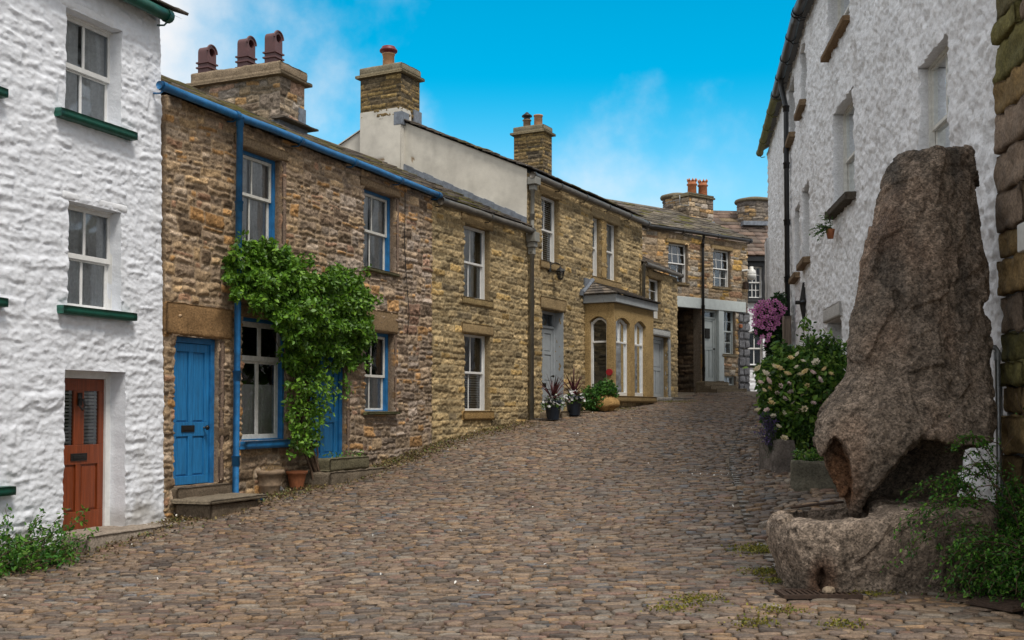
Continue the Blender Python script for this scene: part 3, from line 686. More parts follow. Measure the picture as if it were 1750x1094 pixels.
wU = FW.rect(113, 211, 33, 206); wM = FW.rect(117, 210, 353, 528); dR = FW.rect(110, 215, 634, 908)
sl = [FW.at(5, 157)[0], FW.at(5, 517)[0], FW.at(18, 838)[0]]
w_w = wU[1] - wU[0]
wins = [wU, wM]
for (sx, zc, zt) in ((sl[0], wU[2], wU[3]), (sl[1], wM[2], wM[3]), (sl[2], FW.at(8, 830)[1], FW.at(8, 650)[1])): wins.append((sx - .17 - w_w, sx - .17, zc, zt))
wall(FW, -5.6, 0, -.6, CZ + 5.07, wins + [dR], st_white(21), .0165, reveal=.36, close=5, ground=.75, warpS=leanW).build('wall', 'whitewash', H1)
for i, R in enumerate(wins):
    sash(H1, FW, R, .15, 2, 1, 1, 'white', curtain='full' if i != 0 else 'net', sill=dict(mat='green', px=.16, th=.105, out=.10), split=.5, fw=.06, bars=.035)
# flat painted lintels and jamb bands round the two windows
for R in (wU, wM):
    lb = MB(); rblock(lb, FW, R[0] - .12, R[1] + .10, R[3] + .0, R[3] + .12, -.1, .0, (.74, .755, .78), .04, .012, .03, 4, cvar=.05)
    lb.build('lintel_band', 'whitewash', H1)
D = door(H1, FW, dR, .27, 'redwood', 'white', .085, panels=((.12, .45, .12, .43), (.55, .88, .12, .43)), glass=((.10, .40, .56, .92), (.60, .90, .56, .92)), slot=(.5, .48), top=0)
kn = MB(); s_ = (dR[0] + dR[1]) / 2; z_ = dR[2] + .80 * (dR[3] - dR[2])
fbox(kn, FW, s_ - .03, s_ + .03, z_ - .03, z_ + .12, -.27, -.25); tube(kn, [FW.w(s_ - .025, z_ + .05, -.235), FW.w(s_ - .045, z_ - .03, -.225), FW.w(s_, z_ - .085, -.22), FW.w(s_ + .045, z_ - .03, -.225), FW.w(s_ + .025, z_ + .05, -.235)], .012, 8)
kn.build('knocker', 'iron', D)
zg = float(g(*FW.w((dR[0] + dR[1]) / 2, 0, .4)[:2]))
st = MB(); rblock(st, FW, dR[0] - .05, dR[1] + .55, zg - .2, dR[2] + .012, -.30, .40, (.27, .225, .18), .03, .02, .05, 12); st.build('doorstep', 'stone', H1)
a, b = FW.at(200, -18, .17), FW.at(291, 30, .17)
gutter(H1, [FW.w(-5.6, a[1] + .02, .17), FW.w(b[0], b[1], .17)], .075, 'green', fac=FW)
slates(MB(), FW, -5.6, .10, CZ + 5.12, .18, 3.2, 1.6, pal=SLP, seed=3, moss=.4).build('roof', 'slate', H1)
# ------------------------------------------------------------------ cottage with blue doors
H2 = empty('stone_cottage', base(FB, SB / 2), 'brown rubble stone cottage with bright blue doors and blue gutter', 'house')
bA = FB.rect(411, 482, 262, 417); bB = FB.rect(622, 677, 328, 461); bC = FB.rect(414, 491, 546, 752); bD = FB.rect(624, 674, 568, 703)
d1 = FB.rect(298, 374, 577, 829); d2 = FB.rect(528, 592, 590, 787)
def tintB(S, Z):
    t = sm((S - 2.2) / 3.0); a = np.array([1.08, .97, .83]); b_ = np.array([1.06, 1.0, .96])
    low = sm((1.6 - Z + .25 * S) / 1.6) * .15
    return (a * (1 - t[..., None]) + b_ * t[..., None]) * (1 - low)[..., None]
zE = CZ + 4.08
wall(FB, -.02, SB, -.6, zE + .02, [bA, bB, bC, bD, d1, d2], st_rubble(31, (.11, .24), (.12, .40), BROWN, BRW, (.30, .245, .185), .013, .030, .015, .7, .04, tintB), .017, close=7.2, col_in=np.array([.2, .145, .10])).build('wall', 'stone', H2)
LC = (.26, .155, .07)
sash(H2, FB, bA, .13, 2, 1, 1, 'oldwhite', 'blue', .048, 'net', .55, sill=dict(px=.06, th=.07, out=.05), lintel=dict(px=.15, th=.16, col=(.25, .18, .11)))
sash(H2, FB, bB, .13, 2, 1, 1, 'oldwhite', 'blue', .048, 'net', .5, sill=dict(px=.05, th=.07, out=.06, col=(.12, .11, .06)), lintel=dict(px=.15, th=.15, col=(.25, .18, .11)))
sash(H2, FB, bD, .13, 2, 1, 1, 'oldwhite', 'blue', .055, 'half', .46, sill=dict(px=.07, th=.06, out=.10, col=(.10, .10, .05)), lintel=dict(px=.12, th=.39, col=(.24, .165, .09)))
w = sash(H2, FB, bC, .06, 2, 1, 1, 'oldwhite', 'blue', .05, 'half', .68, sill=dict(mat='blue', px=.05, th=.12, out=.10), lintel=dict(px=.12, th=.16, col=(.24, .165, .09)), bars=.075, fw=.075)
PB = ((.12, .44, .44, .94), (.56, .88, .44, .94), (.12, .44, .06, .34), (.56, .88, .06, .34))
door(H2, FB, d1, .11, 'bluedoor', 'blue', .075, panels=PB, slot=(.42, .395), handle=(.86, .40))
door(H2, FB, d2, .11, 'bluedoor', 'blue', .085, panels=PB, handle=(.14, .42))
b = MB(); l0 = FB.at(281, 545)[0]; l1 = FB.at(396, 545)[0]
rblock(b, FB, l0 + .01, l1, d1[3] + .01, FB.at(337, 521)[1], -.12, .035, LC, .03, .02, .04, 5, cvar=.4); b.build('lintel', 'stone', H2)
b = MB(); rblock(b, FB, d2[0] - .15, d2[1] + .2, d2[3] + .005, d2[3] + .22, -.12, .02, (.24, .165, .09), .02, .015, .05, 6); b.build('lintel', 'stone', H2)
for (sa, sb, R) in ((d1[1] + .0, d1[1] + .11, d1), (bA[1], bA[1] + .10, bA), (bB[1], bB[1] + .09, bB), (d2[1], d2[1] + .10, d2), (bD[1], bD[1] + .07, bD)):
    b = MB(); rblock(b, FB, sa + .004, sb, R[2] + .01, R[3] - .01, -.11, .012, (.24, .17, .125), .012, .008, .06, int(sa * 50) + 40)
    b.build('jamb_stone', 'stone', H2)
# door steps
z1 = d1[2]; zg = float(g(*FB.w(.5, 0, .3)[:2])); b = MB()
rblock(b, FB, d1[0] - .04, d1[1] + .2, z1 - .22, z1 - .006, -.3, .10, (.13, .10, .07), .03, .02, .05, 7); rblock(b, FB, d1[0] - .02, d1[1] + .10, zg - .25, zg + .16, .04, .62, (.15, .115, .08), .04, .025, .05, 8); rblock(b, FB, d1[0] - .10, d1[1] + .22, zg + .163, zg + .225, .02, .68, (.19, .155, .11), .025, .012, .05, 9)
b.build('doorstep', 'stone', H2)
gA = FB.at(272, 146, .16); gB = FB.at(745, 331, .16)
gutter(H2, [FB.w(gA[0], (gA[1] + gB[1]) / 2, .16), FB.w(SB + .03, (gA[1] + gB[1]) / 2, .16)], .054, 'blue', fac=FB); zG = (gA[1] + gB[1]) / 2
ps = FB.at(406, 500, .13)[0]; zb = float(g(*FB.w(ps, 0, .2)[:2]))
downpipe(H2, [FB.w(ps, zG - .03, .15), FB.w(ps, zb + .16, .12), FB.w(ps + .01, zb + .09, .17), FB.w(ps + .25, zb + .08, .42)], .047, 'blue', 5)
slates(MB(), FB, .0, SB + .0, zE + .05, .10, 3.9, 1.83, pal=SLP, seed=5, moss=.5, wr=(.3, .6)).build('roof', 'slate', H2)
# wide chimney stack
oc = -2.6; sc0 = FB.at(478, 200, oc)[0]; sc1 = FB.at(520, 200, oc)[0]; f2 = FB.sub(sc0, 0, True)
wd = f2.at(330, 160)[0] + oc
hC = FB.at(478, 128, oc)[1]; hT = FB.at(478, 108, oc)[1]
q = lambda s, o: tuple(FB.w(s, 0, o)[:2])
ch = prism(MB(), [q(sc0, oc - wd), q(sc0, oc), q(sc1, oc), q(sc1, oc - wd)], CZ + 4.3, hC, st_rubble(61, (.14, .3), (.2, .5), BROWN, BRW, (.2, .17, .13), .01, .035, .015, .6, .05), .02)
CH = ch.build('chimney', 'stone', H2)
b = MB(); rblock(b, FB, sc0 - .12, sc1 + .12, hC - .01, hC + .07, oc - wd - .12, oc + .12, (.17, .13, .085), .02, .015, .06, 3); rblock(b, FB, sc0 - .05, sc1 + .05, hC + .068, hT + .05, oc - wd - .05, oc + .05, (.24, .185, .125), .04, .03, .06, 4); b.build('cap', 'stone', CH)
b = MB(); zr = zE + .1 + (.10 - oc) * .47
fbox(b, FB, sc0 - .06, sc1 + .07, zr - .35, zr + .10, oc - .2, oc + .03); fbox(b, FB, sc1 - .2, sc1 + .03, zr - .3, zr + .5, oc - 1.2, oc + .02); b.build('lead_flashing', 'lead', CH, smooth=False)
b = MB(); rblock(b, FB, sc0 - .15, sc1 + .22, zr + .10, zr + .14, oc - .1, oc + .2, (.1, .085, .07), .01, .012, .06, 5); b.build('drip_slate', 'slate', CH)
def hooded_pot(par, f, c_s, c_o, z, wdt, h):
    m = MB(); w2 = wdt / 2; ang = np.linspace(0, np.pi, 13)
    fbox(m, f, c_s - w2, c_s + w2, z - .1, z + h - 2 * w2, c_o - w2, c_o + w2)
    for sx in (c_s - w2, c_s + w2): m.add(np.array([f.w(sx, zz, oo) for zz, oo in ((z + h - 2 * w2, c_o - w2), (z + h - 2 * w2, c_o + w2), (z + h - w2, c_o + w2), (z + h - w2, c_o - w2))]), np.array([[0, 1, 2, 3]]))
    m.add(np.array([f.w(c_s + a, z + h - b, c_o - w2) for a, b in ((-w2, 2 * w2), (w2, 2 * w2), (w2, w2), (-w2, w2))]), np.array([[0, 1, 2, 3]]))
    arc = [(c_s + w2 * math.cos(t), z + h - w2 + w2 * math.sin(t)) for t in ang]
    Va = np.array([f.w(s, zz, c_o + w2) for s, zz in arc]); Vb = np.array([f.w(s, zz, c_o - w2) for s, zz in arc]); n = len(arc)
    m.add(np.r_[Va, Vb], [np.stack([np.arange(n - 1), np.arange(n - 1) + 1, np.arange(n - 1) + 1 + n, np.arange(n - 1) + n], 1), np.arange(n, 2 * n)[None]])
    ri = w2 * .68; cz = z + h - w2
    inn = np.array([f.w(c_s + ri * math.cos(t), cz + ri * math.sin(t), c_o + w2) for t in np.linspace(0, 2 * np.pi, 25)[:-1]])
    kk = lambda t: 1.0 if math.sin(t) >= 0 else 1 / max(abs(math.cos(t)), abs(math.sin(t)))
    out = np.array([f.w(c_s + w2 * kk(t) * math.cos(t), cz + w2 * kk(t) * math.sin(t), c_o + w2) for t in np.linspace(0, 2 * np.pi, 25)[:-1]])
    k = np.arange(24); m.add(np.r_[inn, out], np.stack([k, (k + 1) % 24, (k + 1) % 24 + 24, k + 24], 1))
    dep = inn - np.array([*f.n, 0]) * wdt * .9
    m.add(np.r_[inn, dep], [np.stack([k, (k + 1) % 24, (k + 1) % 24 + 24, k + 24], 1), (k + 24)[None]])
    for zz in (.08, .2, .3): 
        if zz < h - w2: fbox(m, f, c_s - w2 - .03, c_s + w2 + .03, z + zz, z + zz + .03, c_o - w2 - .03, c_o + w2 + .03)
    rim = [f.w(c_s + (w2 + .02) * math.cos(t), cz + (w2 + .02) * math.sin(t), c_o + w2) for t in ang]; tube(m, rim, .022, 6)
    P = m.build('chimney_pot', 'brownpot', par, smooth=False)
    return P
for (pl, pr, pt, pb) in ((341, 373, 76, 123), (408, 440, 61, 112), (454, 487, 54, 107)):
    cp = (sc0 + sc1) / 2; ff = FB.sub(cp, 0, True); oo = ff.at((pl + pr) / 2 - 3, (pt + pb) / 2)[0]
    p0 = FB.w(cp, 0, -oo); sc_ = (p0[1]) / FPX
    hooded_pot(CH, FB, cp, -oo, hT + .05, 21.5 * sc_, (pb - pt) * 1.2 * sc_)
# thin cable down the wall
b = MB(); b_s = [FB.at(688, y)[0] for y in (330, 430, 540)]
tube(b, [FB.w(FB.at(690, 300)[0], zE - .05, .03), FB.w(FB.at(689, 420)[0], FB.at(689, 420)[1], .03), FB.w(FB.at(692, 480)[0], FB.at(692, 480)[1], .035), FB.w(FB.at(697, 540)[0], FB.at(697, 540)[1], .03), FB.w(FB.at(694, 575)[0], FB.at(694, 575)[1], .02)], .007, 5); b.build('cable', 'black', H2)
# ------------------------------------------------------------------ sandstone cottage
zE2 = CZ + 4.03
H3 = empty('sandstone_cottage', base(FH, SH / 2), 'narrow two-window sandstone cottage with brown gutter between the rubble cottage and the taller house', 'house')
cA = FH.rect(793, 838, 388, 510); cB = FH.rect(794, 838, 572, 702)
def tintH(S, Z): return np.array([1.0, .97, .9]) * np.ones(S.shape + (1,))
stH = st_rubble(41, (.11, .155), (.2, .48), BUFF, BFW, (.34, .275, .17), .013, .025, .015, .10, .022, tintH, ew=.026)
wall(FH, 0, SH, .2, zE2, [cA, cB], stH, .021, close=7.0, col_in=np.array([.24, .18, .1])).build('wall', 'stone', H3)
sash(H3, FH, cA, .14, 2, 1, 1, 'white', curtain='shade', split=.5, sill=dict(px=.10, th=.16, out=.03, col=(.26, .19, .09)), lintel=dict(px=.12, th=.22, out=.02))
sash(H3, FH, cB, .14, 2, 1, 1, 'white', curtain='blindlow', split=.5, sill=dict(px=.10, th=.19, out=.05, col=(.30, .19, .075)), lintel=dict(px=.12, th=.22, out=.02))
gA = FH.at(744, 340, .16); gB = FH.at(900, 392, .16)
gutter(H3, [FH.w(.06, gA[1], .16), FH.w(SH - .02, gB[1], .16)], .07, 'darkgutter', fac=FH)
slates(MB(), FH, 0, SH - .02, zE2 + .07, .10, 3.9, 1.83, pal=SLP, seed=7, moss=.3).build('roof', 'slate', H3)
ps = SH + .02; zb = float(g(*FH.w(ps, 0, .2)[:2])); zt = FH.at(900, 395, .15)[1]
pp = downpipe(H3, [FH.w(ps, zt - .45, .11), FH.w(ps, zb + .02, .10)], .05, 'greypipe', 4)
b = MB(); fbox(b, FH, ps - .12, ps + .12, zt - .2, zt + .02, .02, .25); fbox(b, FH, ps - .09, ps + .09, zt - .32, zt - .2, .03, .21); fbox(b, FH, ps - .06, ps + .06, zt - .48, zt - .32, .04, .18); b.build('hopper', 'greypipe', pp, smooth=False, bevel=.012)
# ------------------------------------------------------------------ taller sandstone house
zE3 = CZ + 5.36
H4 = empty('sandstone_house', base(FH, (SH + SH3) / 2), 'taller sandstone house with a cream rendered gable, grey door and stone bay window', 'house')
eA = FH.rect(926, 956, 337, 448); eB = FH.rect(1013, 1027, 372, 473); eC = FH.rect(1037, 1056, 380, 479); eD = FH.rect(926.5, 962, 531, 702)
stH2 = st_rubble(47, (.10, .15), (.2, .5), BUFF, BFW, (.34, .275, .17), .013, .025, .015, .10, .022, tintH, ew=.026)
bs0 = FH.at(999, 600)[0]; BO = .80
bs1 = FH.at(1117, 600, BO)[0]
bayHole = (bs0 + .25, bs1 - .3, FH.at(1050, 668, 0)[1], FH.at(1050, 545, 0)[1])
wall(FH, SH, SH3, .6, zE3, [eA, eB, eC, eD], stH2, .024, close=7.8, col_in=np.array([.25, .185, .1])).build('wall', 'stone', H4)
sash(H4, FH, eA, .14, 2, 1, 1, 'white', curtain='blind', split=.5, sill=dict(px=.13, th=.2, out=.04, col=(.28, .2, .1)), lintel=dict(px=.14, th=.24))
for R in (eB, eC): sash(H4, FH, R, .12, 1, 1, 1, 'white', curtain='net', split=.5, fw=.05)
b = MB(); rblock(b, FH, eB[0] - .12, eC[1] + .15, eB[3] + .004, eB[3] + .24, -.14, .02, BUFF[0], .015, .008, .05, 71); b.build('lintel', 'stone', H4)
b = MB(); rblock(b, FH, eB[0] - .12, eC[1] + .15, eB[2] - .2, eB[2] - .004, -.14, .05, (.28, .2, .1), .015, .008, .05, 72); b.build('sill', 'stone', H4)
b = MB(); rblock(b, FH, eB[1] + .03, eC[0] - .03, eB[2] + .004, eB[3] - .004, -.14, .01, (.36, .25, .11), .012, .005, .05, 73); b.build('mullion', 'stone', H4)
door(H4, FH, eD, .24, 'grey', 'grey', .06, panels=((.1, .45, .72, .94), (.55, .9, .72, .94), (.1, .45, .36, .68), (.55, .9, .36, .68), (.1, .45, .05, .26), (.55, .9, .05, .26)), top=.34, slot=(.5, .31), handle=(.9, .42))
b = MB(); fbox(b, FH, eD[1] - .004, eD[1] + .012, eD[2], eD[3], -.24, .012); b.build('painted_reveal', 'grey', H4, smooth=False)
b = MB(); rblock(b, FH, eD[0] - .12, eD[1] + .14, eD[3] + .004, eD[3] + .3, -.14, .03, (.29, .21, .11), .02, .01, .05, 74); b.build('lintel', 'stone', H4)
zd = eD[2]; b = MB(); rblock(b, FH, eD[0] - .12, eD[1] + .9, zd - .3, zd - .01, -.2, .55, (.2, .16, .11), .03, .015, .06, 75); b.build('doorstep', 'stone', H4)
gA = FH.at(897, 297, .16); gB = FH.at(1102, 378, .16); zg3 = (gA[1] + gB[1]) / 2
gutter(H4, [FH.w(SH - .05, zg3, .16), FH.w(SH3 + .1, zg3, .16)], .075, 'darkgutter', fac=FH)
pp = downpipe(H4, [FH.w(SH + .08, zg3 - .3, .10), FH.w(SH + .05, zt + .15, .10), FH.w(SH + .03, zt + .03, .14)], .045, 'greypipe', 2)
b = MB(); fbox(b, FH, SH - .04, SH + .22, zg3 - .2, zg3 - .03, .02, .24); fbox(b, FH, SH + .02, SH + .16, zg3 - .32, zg3 - .2, .03, .18); b.build('hopper', 'greypipe', pp, smooth=False, bevel=.012)
# gable end, rendered
PITCH3 = .445; RW = 3.95
fg = FH.sub(SH - .012, 0, True)     # s runs back from the street
def gable(mb, f, w, zlow, ze, pit, style, res=.045):
    a = np.linspace(0, w, int(w / res)); v = np.linspace(0, 1, 60); S, Vv = np.meshgrid(a, v)
    top = ze + pit * np.minimum(S, w - S); Z = zlow + (top - zlow) * Vv; h, c = style(S, Z)
    return mb.add(f.w(S, Z, h).reshape(-1, 3), gridF(*S.shape), c.reshape(-1, 3))
fg2 = Fac(*fg.O, *fg.d); fg2.n = -FH.d.copy()
def st_render(S, Z):
    n = fbm(S / .6, Z / .5, o=5, seed=90); k = fbm(S / .08, Z / .08, o=3, seed=91)
    h = .02 * (n - .5) + .004 * (k - .5); c = np.array([.60, .57, .50]) * (.8 + .36 * n)[..., None]
    st_ = sm((fbm(S / .25, Z / 1.5, o=4, seed=95) - .5) * 3); c = c * (1 - .14 * st_)[..., None]
    for (cs, cz, rs, rz) in ((3.08, CZ + 5.98, .13, .2), (3.95, CZ + 6.02, .16, .05), (3.3, CZ + 5.78, .10, .05)):
        d = np.hypot((S - cs) / rs, (Z - cz) / rz) + (n - .5) * 2.2; t = 1 - sm((d - .85) / .12); c = mix(c, np.array([.26, .18, .10]), t[..., None]); h = h - .015 * t
    return h, c
GB = gable(MB(), fg2, RW * 2, CZ + 3.2, zE3 + .08, PITCH3, st_render)
GB.build('gable_wall', 'render', H4)
c0, c1_ = 3.31, 4.5
hC = fg2.at(690, 122, .0)[1]
b = MB(); f_ = fg2
a_ = np.linspace(c0, c1_, 30); v_ = np.linspace(CZ + 4.4, zE3 + .1 + PITCH3 * c0 + .32, 60); S_, Z_ = np.meshgrid(a_, v_); h_, cc_ = st_render(S_, Z_)
b.add(f_.w(S_, Z_, h_ + .16).reshape(-1, 3), gridF(*S_.shape), cc_.reshape(-1, 3))
for sx in (c0, c1_): b.add(np.array([f_.w(sx, z, o) for z, o in ((CZ + 4.4, -.3), (CZ + 4.4, .155), (v_[-1], .155), (v_[-1], -.3))]), np.array([[0, 1, 2, 3]]), [.52, .5, .45])
b.build('chimney_breast', 'render', H4)
slates(MB(), FH, SH - .06, SH3 + .02, zE3 + .07, .10, RW, RW * PITCH3, pal=SLP, seed=9, moss=.15, row=.24).build('roof', 'slate', H4)
def square_chimney(par, f, s0, s1, o0, o1, z0, z1, cap, seed, pal=DARKB, wt=(.3, .25, .2, .15, .1), flash=True, course=(.09, .14), lip=.1):
    q = lambda s, o: tuple(f.w(s, 0, o)[:2])
    XY = [q(s0, o0), q(s0, o1), q(s1, o1), q(s1, o0)]
    C = prism(MB(), XY, z0, z1, st_rubble(seed, course, (.2, .4), pal, wt, (.09, .075, .05), .008, .03, .012, .1, .02), .02).build('chimney', 'stone', par)
    b = MB(); rblock(b, f, s0 - lip, s1 + lip, z1 - .01, z1 + .07, o0 - lip, o1 + lip, (.17, .14, .085), .02, .01, .07, seed); rblock(b, f, s0 - .03, s1 + .03, z1 + .068, z1 + cap, o0 - .03, o1 + .03, (.2, .175, .12), .04, .012, .06, seed + 1, cvar=.4); b.build('cap', 'stone', C)
    if flash:
        b = MB(); fbox(b, f, s1 - .3, s1 + .03, z0 - .2, z0 + .28, o1 - .3, o1 + .05); fbox(b, f, s0 - .02, s0 + .3, z0 - .2, z0 + .12, o1 - .2, o1 + .04); b.build('lead_flashing', 'lead', C, smooth=False, bevel=.01)
    return C
def round_pot(par, p, r, h, mat, lip=.02, cowl=None, cmat=None):
    m = MB(); lathe(m, p, [(r * .98, -.1), (r * .95, h * .88), (r + lip, h * .9), (r + lip, h), (r * .8, h), (r * .75, h * .4), (0.01, h * .4)], 18); P = m.build('chimney_pot', mat, par)
    if cowl:
        m = MB()
        if cowl == 'cap': lathe(m, (p[0], p[1], p[2] + h), [(r * .9, 0), (r * .92, .05), (r * 1.45, .05), (r * 1.48, .09), (r * 1.15, .14), (r * 1.1, .17), (r * .5, .19), (.005, .195)], 18)
        else: lathe(m, (p[0], p[1], p[2] + h), [(r * .95, 0), (r * 1.0, .02), (r * .8, .04), (r * .8, .1), (r * 1.35, .1), (r * 1.3, .14), (r * .6, .2), (r * .3, .24), (.005, .25)], 18)
        m.build('cowl', cmat, P)
    return P
zc0 = zE3 + .1 + PITCH3 * c0; px1 = FH.at(713, 150, -c0)[0]
# chimney at the near gable; o runs from -c1_ to -c0
C = square_chimney(H4, FH, SH - .16, SH + .66, -c1_, -c0, zc0 + .1, fg2.at(690, 124, .1)[1], .26, 81)
pc = FH.w(SH + .25, fg2.at(690, 100, .1)[1], -(c0 + c1_) / 2 - .05); round_pot(C, (pc[0], pc[1], pc[2] - .02), .15, .34, 'buffpot', .01, 'cap', 'redcap')
s2 = FH.at(928, 240, -3.35)[0]; s3 = FH.at(947, 240, -3.35)[0]; zt2 = FH.at(930, 226, -3.35)[1]
C = square_chimney(H4, FH, s2, s2 + .62, -4.35, -3.35, zE3 + PITCH3 * 3.35 - .1, zt2, .25, 83)
zz = zt2 + .25
pc = FH.w(s2 + .3, zz, -4.05); round_pot(C, pc, .12, .26, 'weatherpot', .02, 'mush', 'iron')
pc = FH.w(s2 + .3, zz, -3.66); round_pot(C, pc, .135, .36, 'buffpot', .012)
# lead where the lower roof meets the gable
b = MB(); n = 14
for i in range(n):
    a0, a1 = i / n * 3.85, (i + 1) / n * 3.85; za, zb_ = zE2 + .13 + (a0 + .1) * .469, zE2 + .13 + (a1 + .1) * .469
    P = [fg2.w(s, z, o) for s, z in ((a0, za), (a1, zb_)) for z, o in ((z - .12, .045), (z + .13 + .02 * (i % 2), .035), (z + .13, .0), (z - .12, .0))]
    b.add(np.array(P), np.array([[0, 4, 5, 1], [1, 5, 6, 2], [0, 1, 2, 3], [4, 7, 6, 5]]))
b.build('lead_flashing', 'lead', H4, smooth=False)
# bay window
BY = MB(); zs0 = float(g(*FH.w((bs0 + bs1) / 2, 0, BO)[:2])); zS = FH.at(1050, 676, BO)[1]; zH = FH.at(1050, 517, BO)[1]; zF = FH.at(1050, 504, BO)[1]
BC = (.35, .245, .11)
cs = np.array(BC)
lf = FH.sub(bs0, 0, True); lf.d = FH.n.copy(); lf.n = -FH.d.copy(); lf.O = FH.w(bs0, 0)[:2]     # left cheek, s outwards
rf = FH.sub(bs1, 0, True); rf.d = FH.n.copy(); rf.n = FH.d.copy(); rf.O = FH.w(bs1, 0)[:2]
def arched(mb, f, s0, s1, z0, z1, op, th=.2, seed=0):
    """ashlar face with segment-arched openings (s0, s1, zbottom, zspring, rise)"""
    cuts = sorted({s0, s1, *[x for o in op for x in (o[0], o[1])]})
    for a, b_ in zip(cuts[:-1], cuts[1:]):
        o = [o for o in op if abs(o[0] - a) < 1e-6]
        if not o: rblock(mb, f, a + .002, b_ - .002, z0, z1, -th, 0, cs * (.9 + .2 * random.random()), .01, .006, .05, seed + int(a * 30) + 5); continue
        o = o[0]; n = 16; t = np.linspace(0, 1, n + 1); ss = a + (b_ - a) * t; zz = o[3] + o[4] * (1 - (2 * t - 1) ** 2)
        for oo in (0.0, -th):
            V = np.r_[f.w(ss, zz, oo), f.w(ss, np.full(n + 1, z1), oo)]; k = np.arange(n); mb.add(V, np.stack([k, k + 1, k + n + 2, k + n + 1], 1), cs)
        V = np.r_[f.w(ss, zz, 0), f.w(ss, zz, -th)]; k = np.arange(n); mb.add(V, np.stack([k, k + 1, k + n + 2, k + n + 1], 1), cs * .95)
        V = np.r_[f.w(ss, z1, 0), f.w(ss, z1, -th)]; mb.add(V, np.stack([k, k + 1, k + n + 2, k + n + 1], 1), cs)
fbf = Fac(*FH.w(bs0, 0, BO)[:2], *FH.d)          # bay front
LB = bs1 - bs0
fr = lambda px, f: f.at(px, 600)[0]
o1 = (fr(1053, fbf), fr(1077, fbf)); o2 = (fr(1085, fbf), fr(1104, fbf)); zsp = fbf.at(1065, 552)[1]
ls0, ls1 = .14, .62
arched(BY, fbf, 0, LB, zS, zH, [(o1[0], o1[1], zS, zsp, .13), (o2[0], o2[1], zS, zsp, .13)], seed=1)
arched(BY, lf, 0.0, BO - .2, zS, zH, [(ls0, ls1 - .02, zS, zsp + .02, .12)], seed=11)
arched(BY, rf, 0.0, BO - .2, zS, zH, [(ls0, ls1 - .02, zS, zsp, .12)], seed=21)
BAY = BY.build('bay_window', 'stone', H4, smooth=False)
b = MB(); rblock(b, fbf, -.08, LB + .08, zS - .17, zS - .003, -.3, .07, cs * .75, .02, .01, .06, 5); rblock(b, lf, -.0, BO - .302, zS - .17, zS - .003, -.2, .06, cs * .75, .02, .01, .06, 6); b.build('sill', 'stone', BAY)
pl = [tuple(FH.w(a, 0, o)[:2]) for a, o in ((bs0, -.05), (bs0, BO - .02), (bs1, BO - .02), (bs1, -.05))]
prism(MB(), pl, zs0 - .4, zS - .17, st_rubble(85, (.13, .18), (.2, .45), BUFF, BFW, (.2, .16, .09), .01, .03, .014, .1, .02), .03).build('plinth', 'stone', BAY)
b = MB(); fbox(b, fbf, -.10, LB + .10, zH + .003, zF + .02, -.25, .10); fbox(b, lf, -.0, BO - .252, zH + .003, zF + .02, -.2, .10); fbox(b, rf, 0, BO - .252, zH + .003, zF + .02, -.2, .10); b.build('fascia', 'grey', BAY, smooth=False, bevel=.012)
# bay roof: three stone-slated slopes
b = MB(); zt_ = zF + .40; P3 = np.array(SLP)
def hip(A0, A1, T0, T1, rows, seed):
    r = np.random.default_rng(seed); A0, A1, T0, T1 = map(np.array, (A0, A1, T0, T1))
    nrm = np.cross(A1 - A0, T0 - A0); nrm /= np.linalg.norm(nrm); nrm *= np.sign(nrm[2])
    for k in range(rows):
        t0, t1 = k / rows, min((k + 1.45) / rows, 1); u = 0
        while u < 1:
            w_ = r.uniform(.16, .3); u1 = min(u + w_, 1); c = P3[r.integers(4)] * r.uniform(.8, 1.35)
            pt = lambda uu, tt: (A0 + (A1 - A0) * uu) * (1 - tt) + (T0 + (T1 - T0) * uu) * tt
            q = [pt(u + .004, t0) + nrm * .035, pt(u1 - .004, t0) + nrm * .035, pt(u1 - .004, t1) + nrm * .008, pt(u + .004, t1) + nrm * .008, pt(u + .004, t0) + nrm * .006, pt(u1 - .004, t0) + nrm * .006]
            b.add(np.array(q), np.array([[0, 1, 2, 3], [0, 4, 5, 1]]), c); u = u1
    b.add(np.array([A0, A1, T1, T0]), np.array([[0, 1, 2, 3]]), P3[0])
ea, eb = FH.w(bs0 - .16, zF + .02, BO + .16), FH.w(bs1 + .16, zF + .02, BO + .16); wa, wb = FH.w(bs0 - .16, zF + .02, .02), FH.w(bs1 + .16, zF + .02, .02); ta, tb = FH.w(bs0 + .45, zt_, .03), FH.w(bs1 - .45, zt_, .03)
hip(ea, eb, ta, tb, 5, 1); hip(wa, ea, ta, ta, 5, 2); hip(eb, wb, tb, tb, 5, 3); b.build('roof', 'slate', BAY, smooth=False)
b = MB(); tube(b, [wa + np.array([0, 0, .06]), ta + np.array([0, 0, .06])], .06, 6); fbox(b, FH, bs0 - .3, bs0 + .5, zF + .0, zF + .15, .0, .05); fbox(b, FH, bs0 - .05, bs0 + .5, zF + .15, zt_ + .06, .0, .045); b.build('lead_flashing', 'lead', BAY, smooth=False)
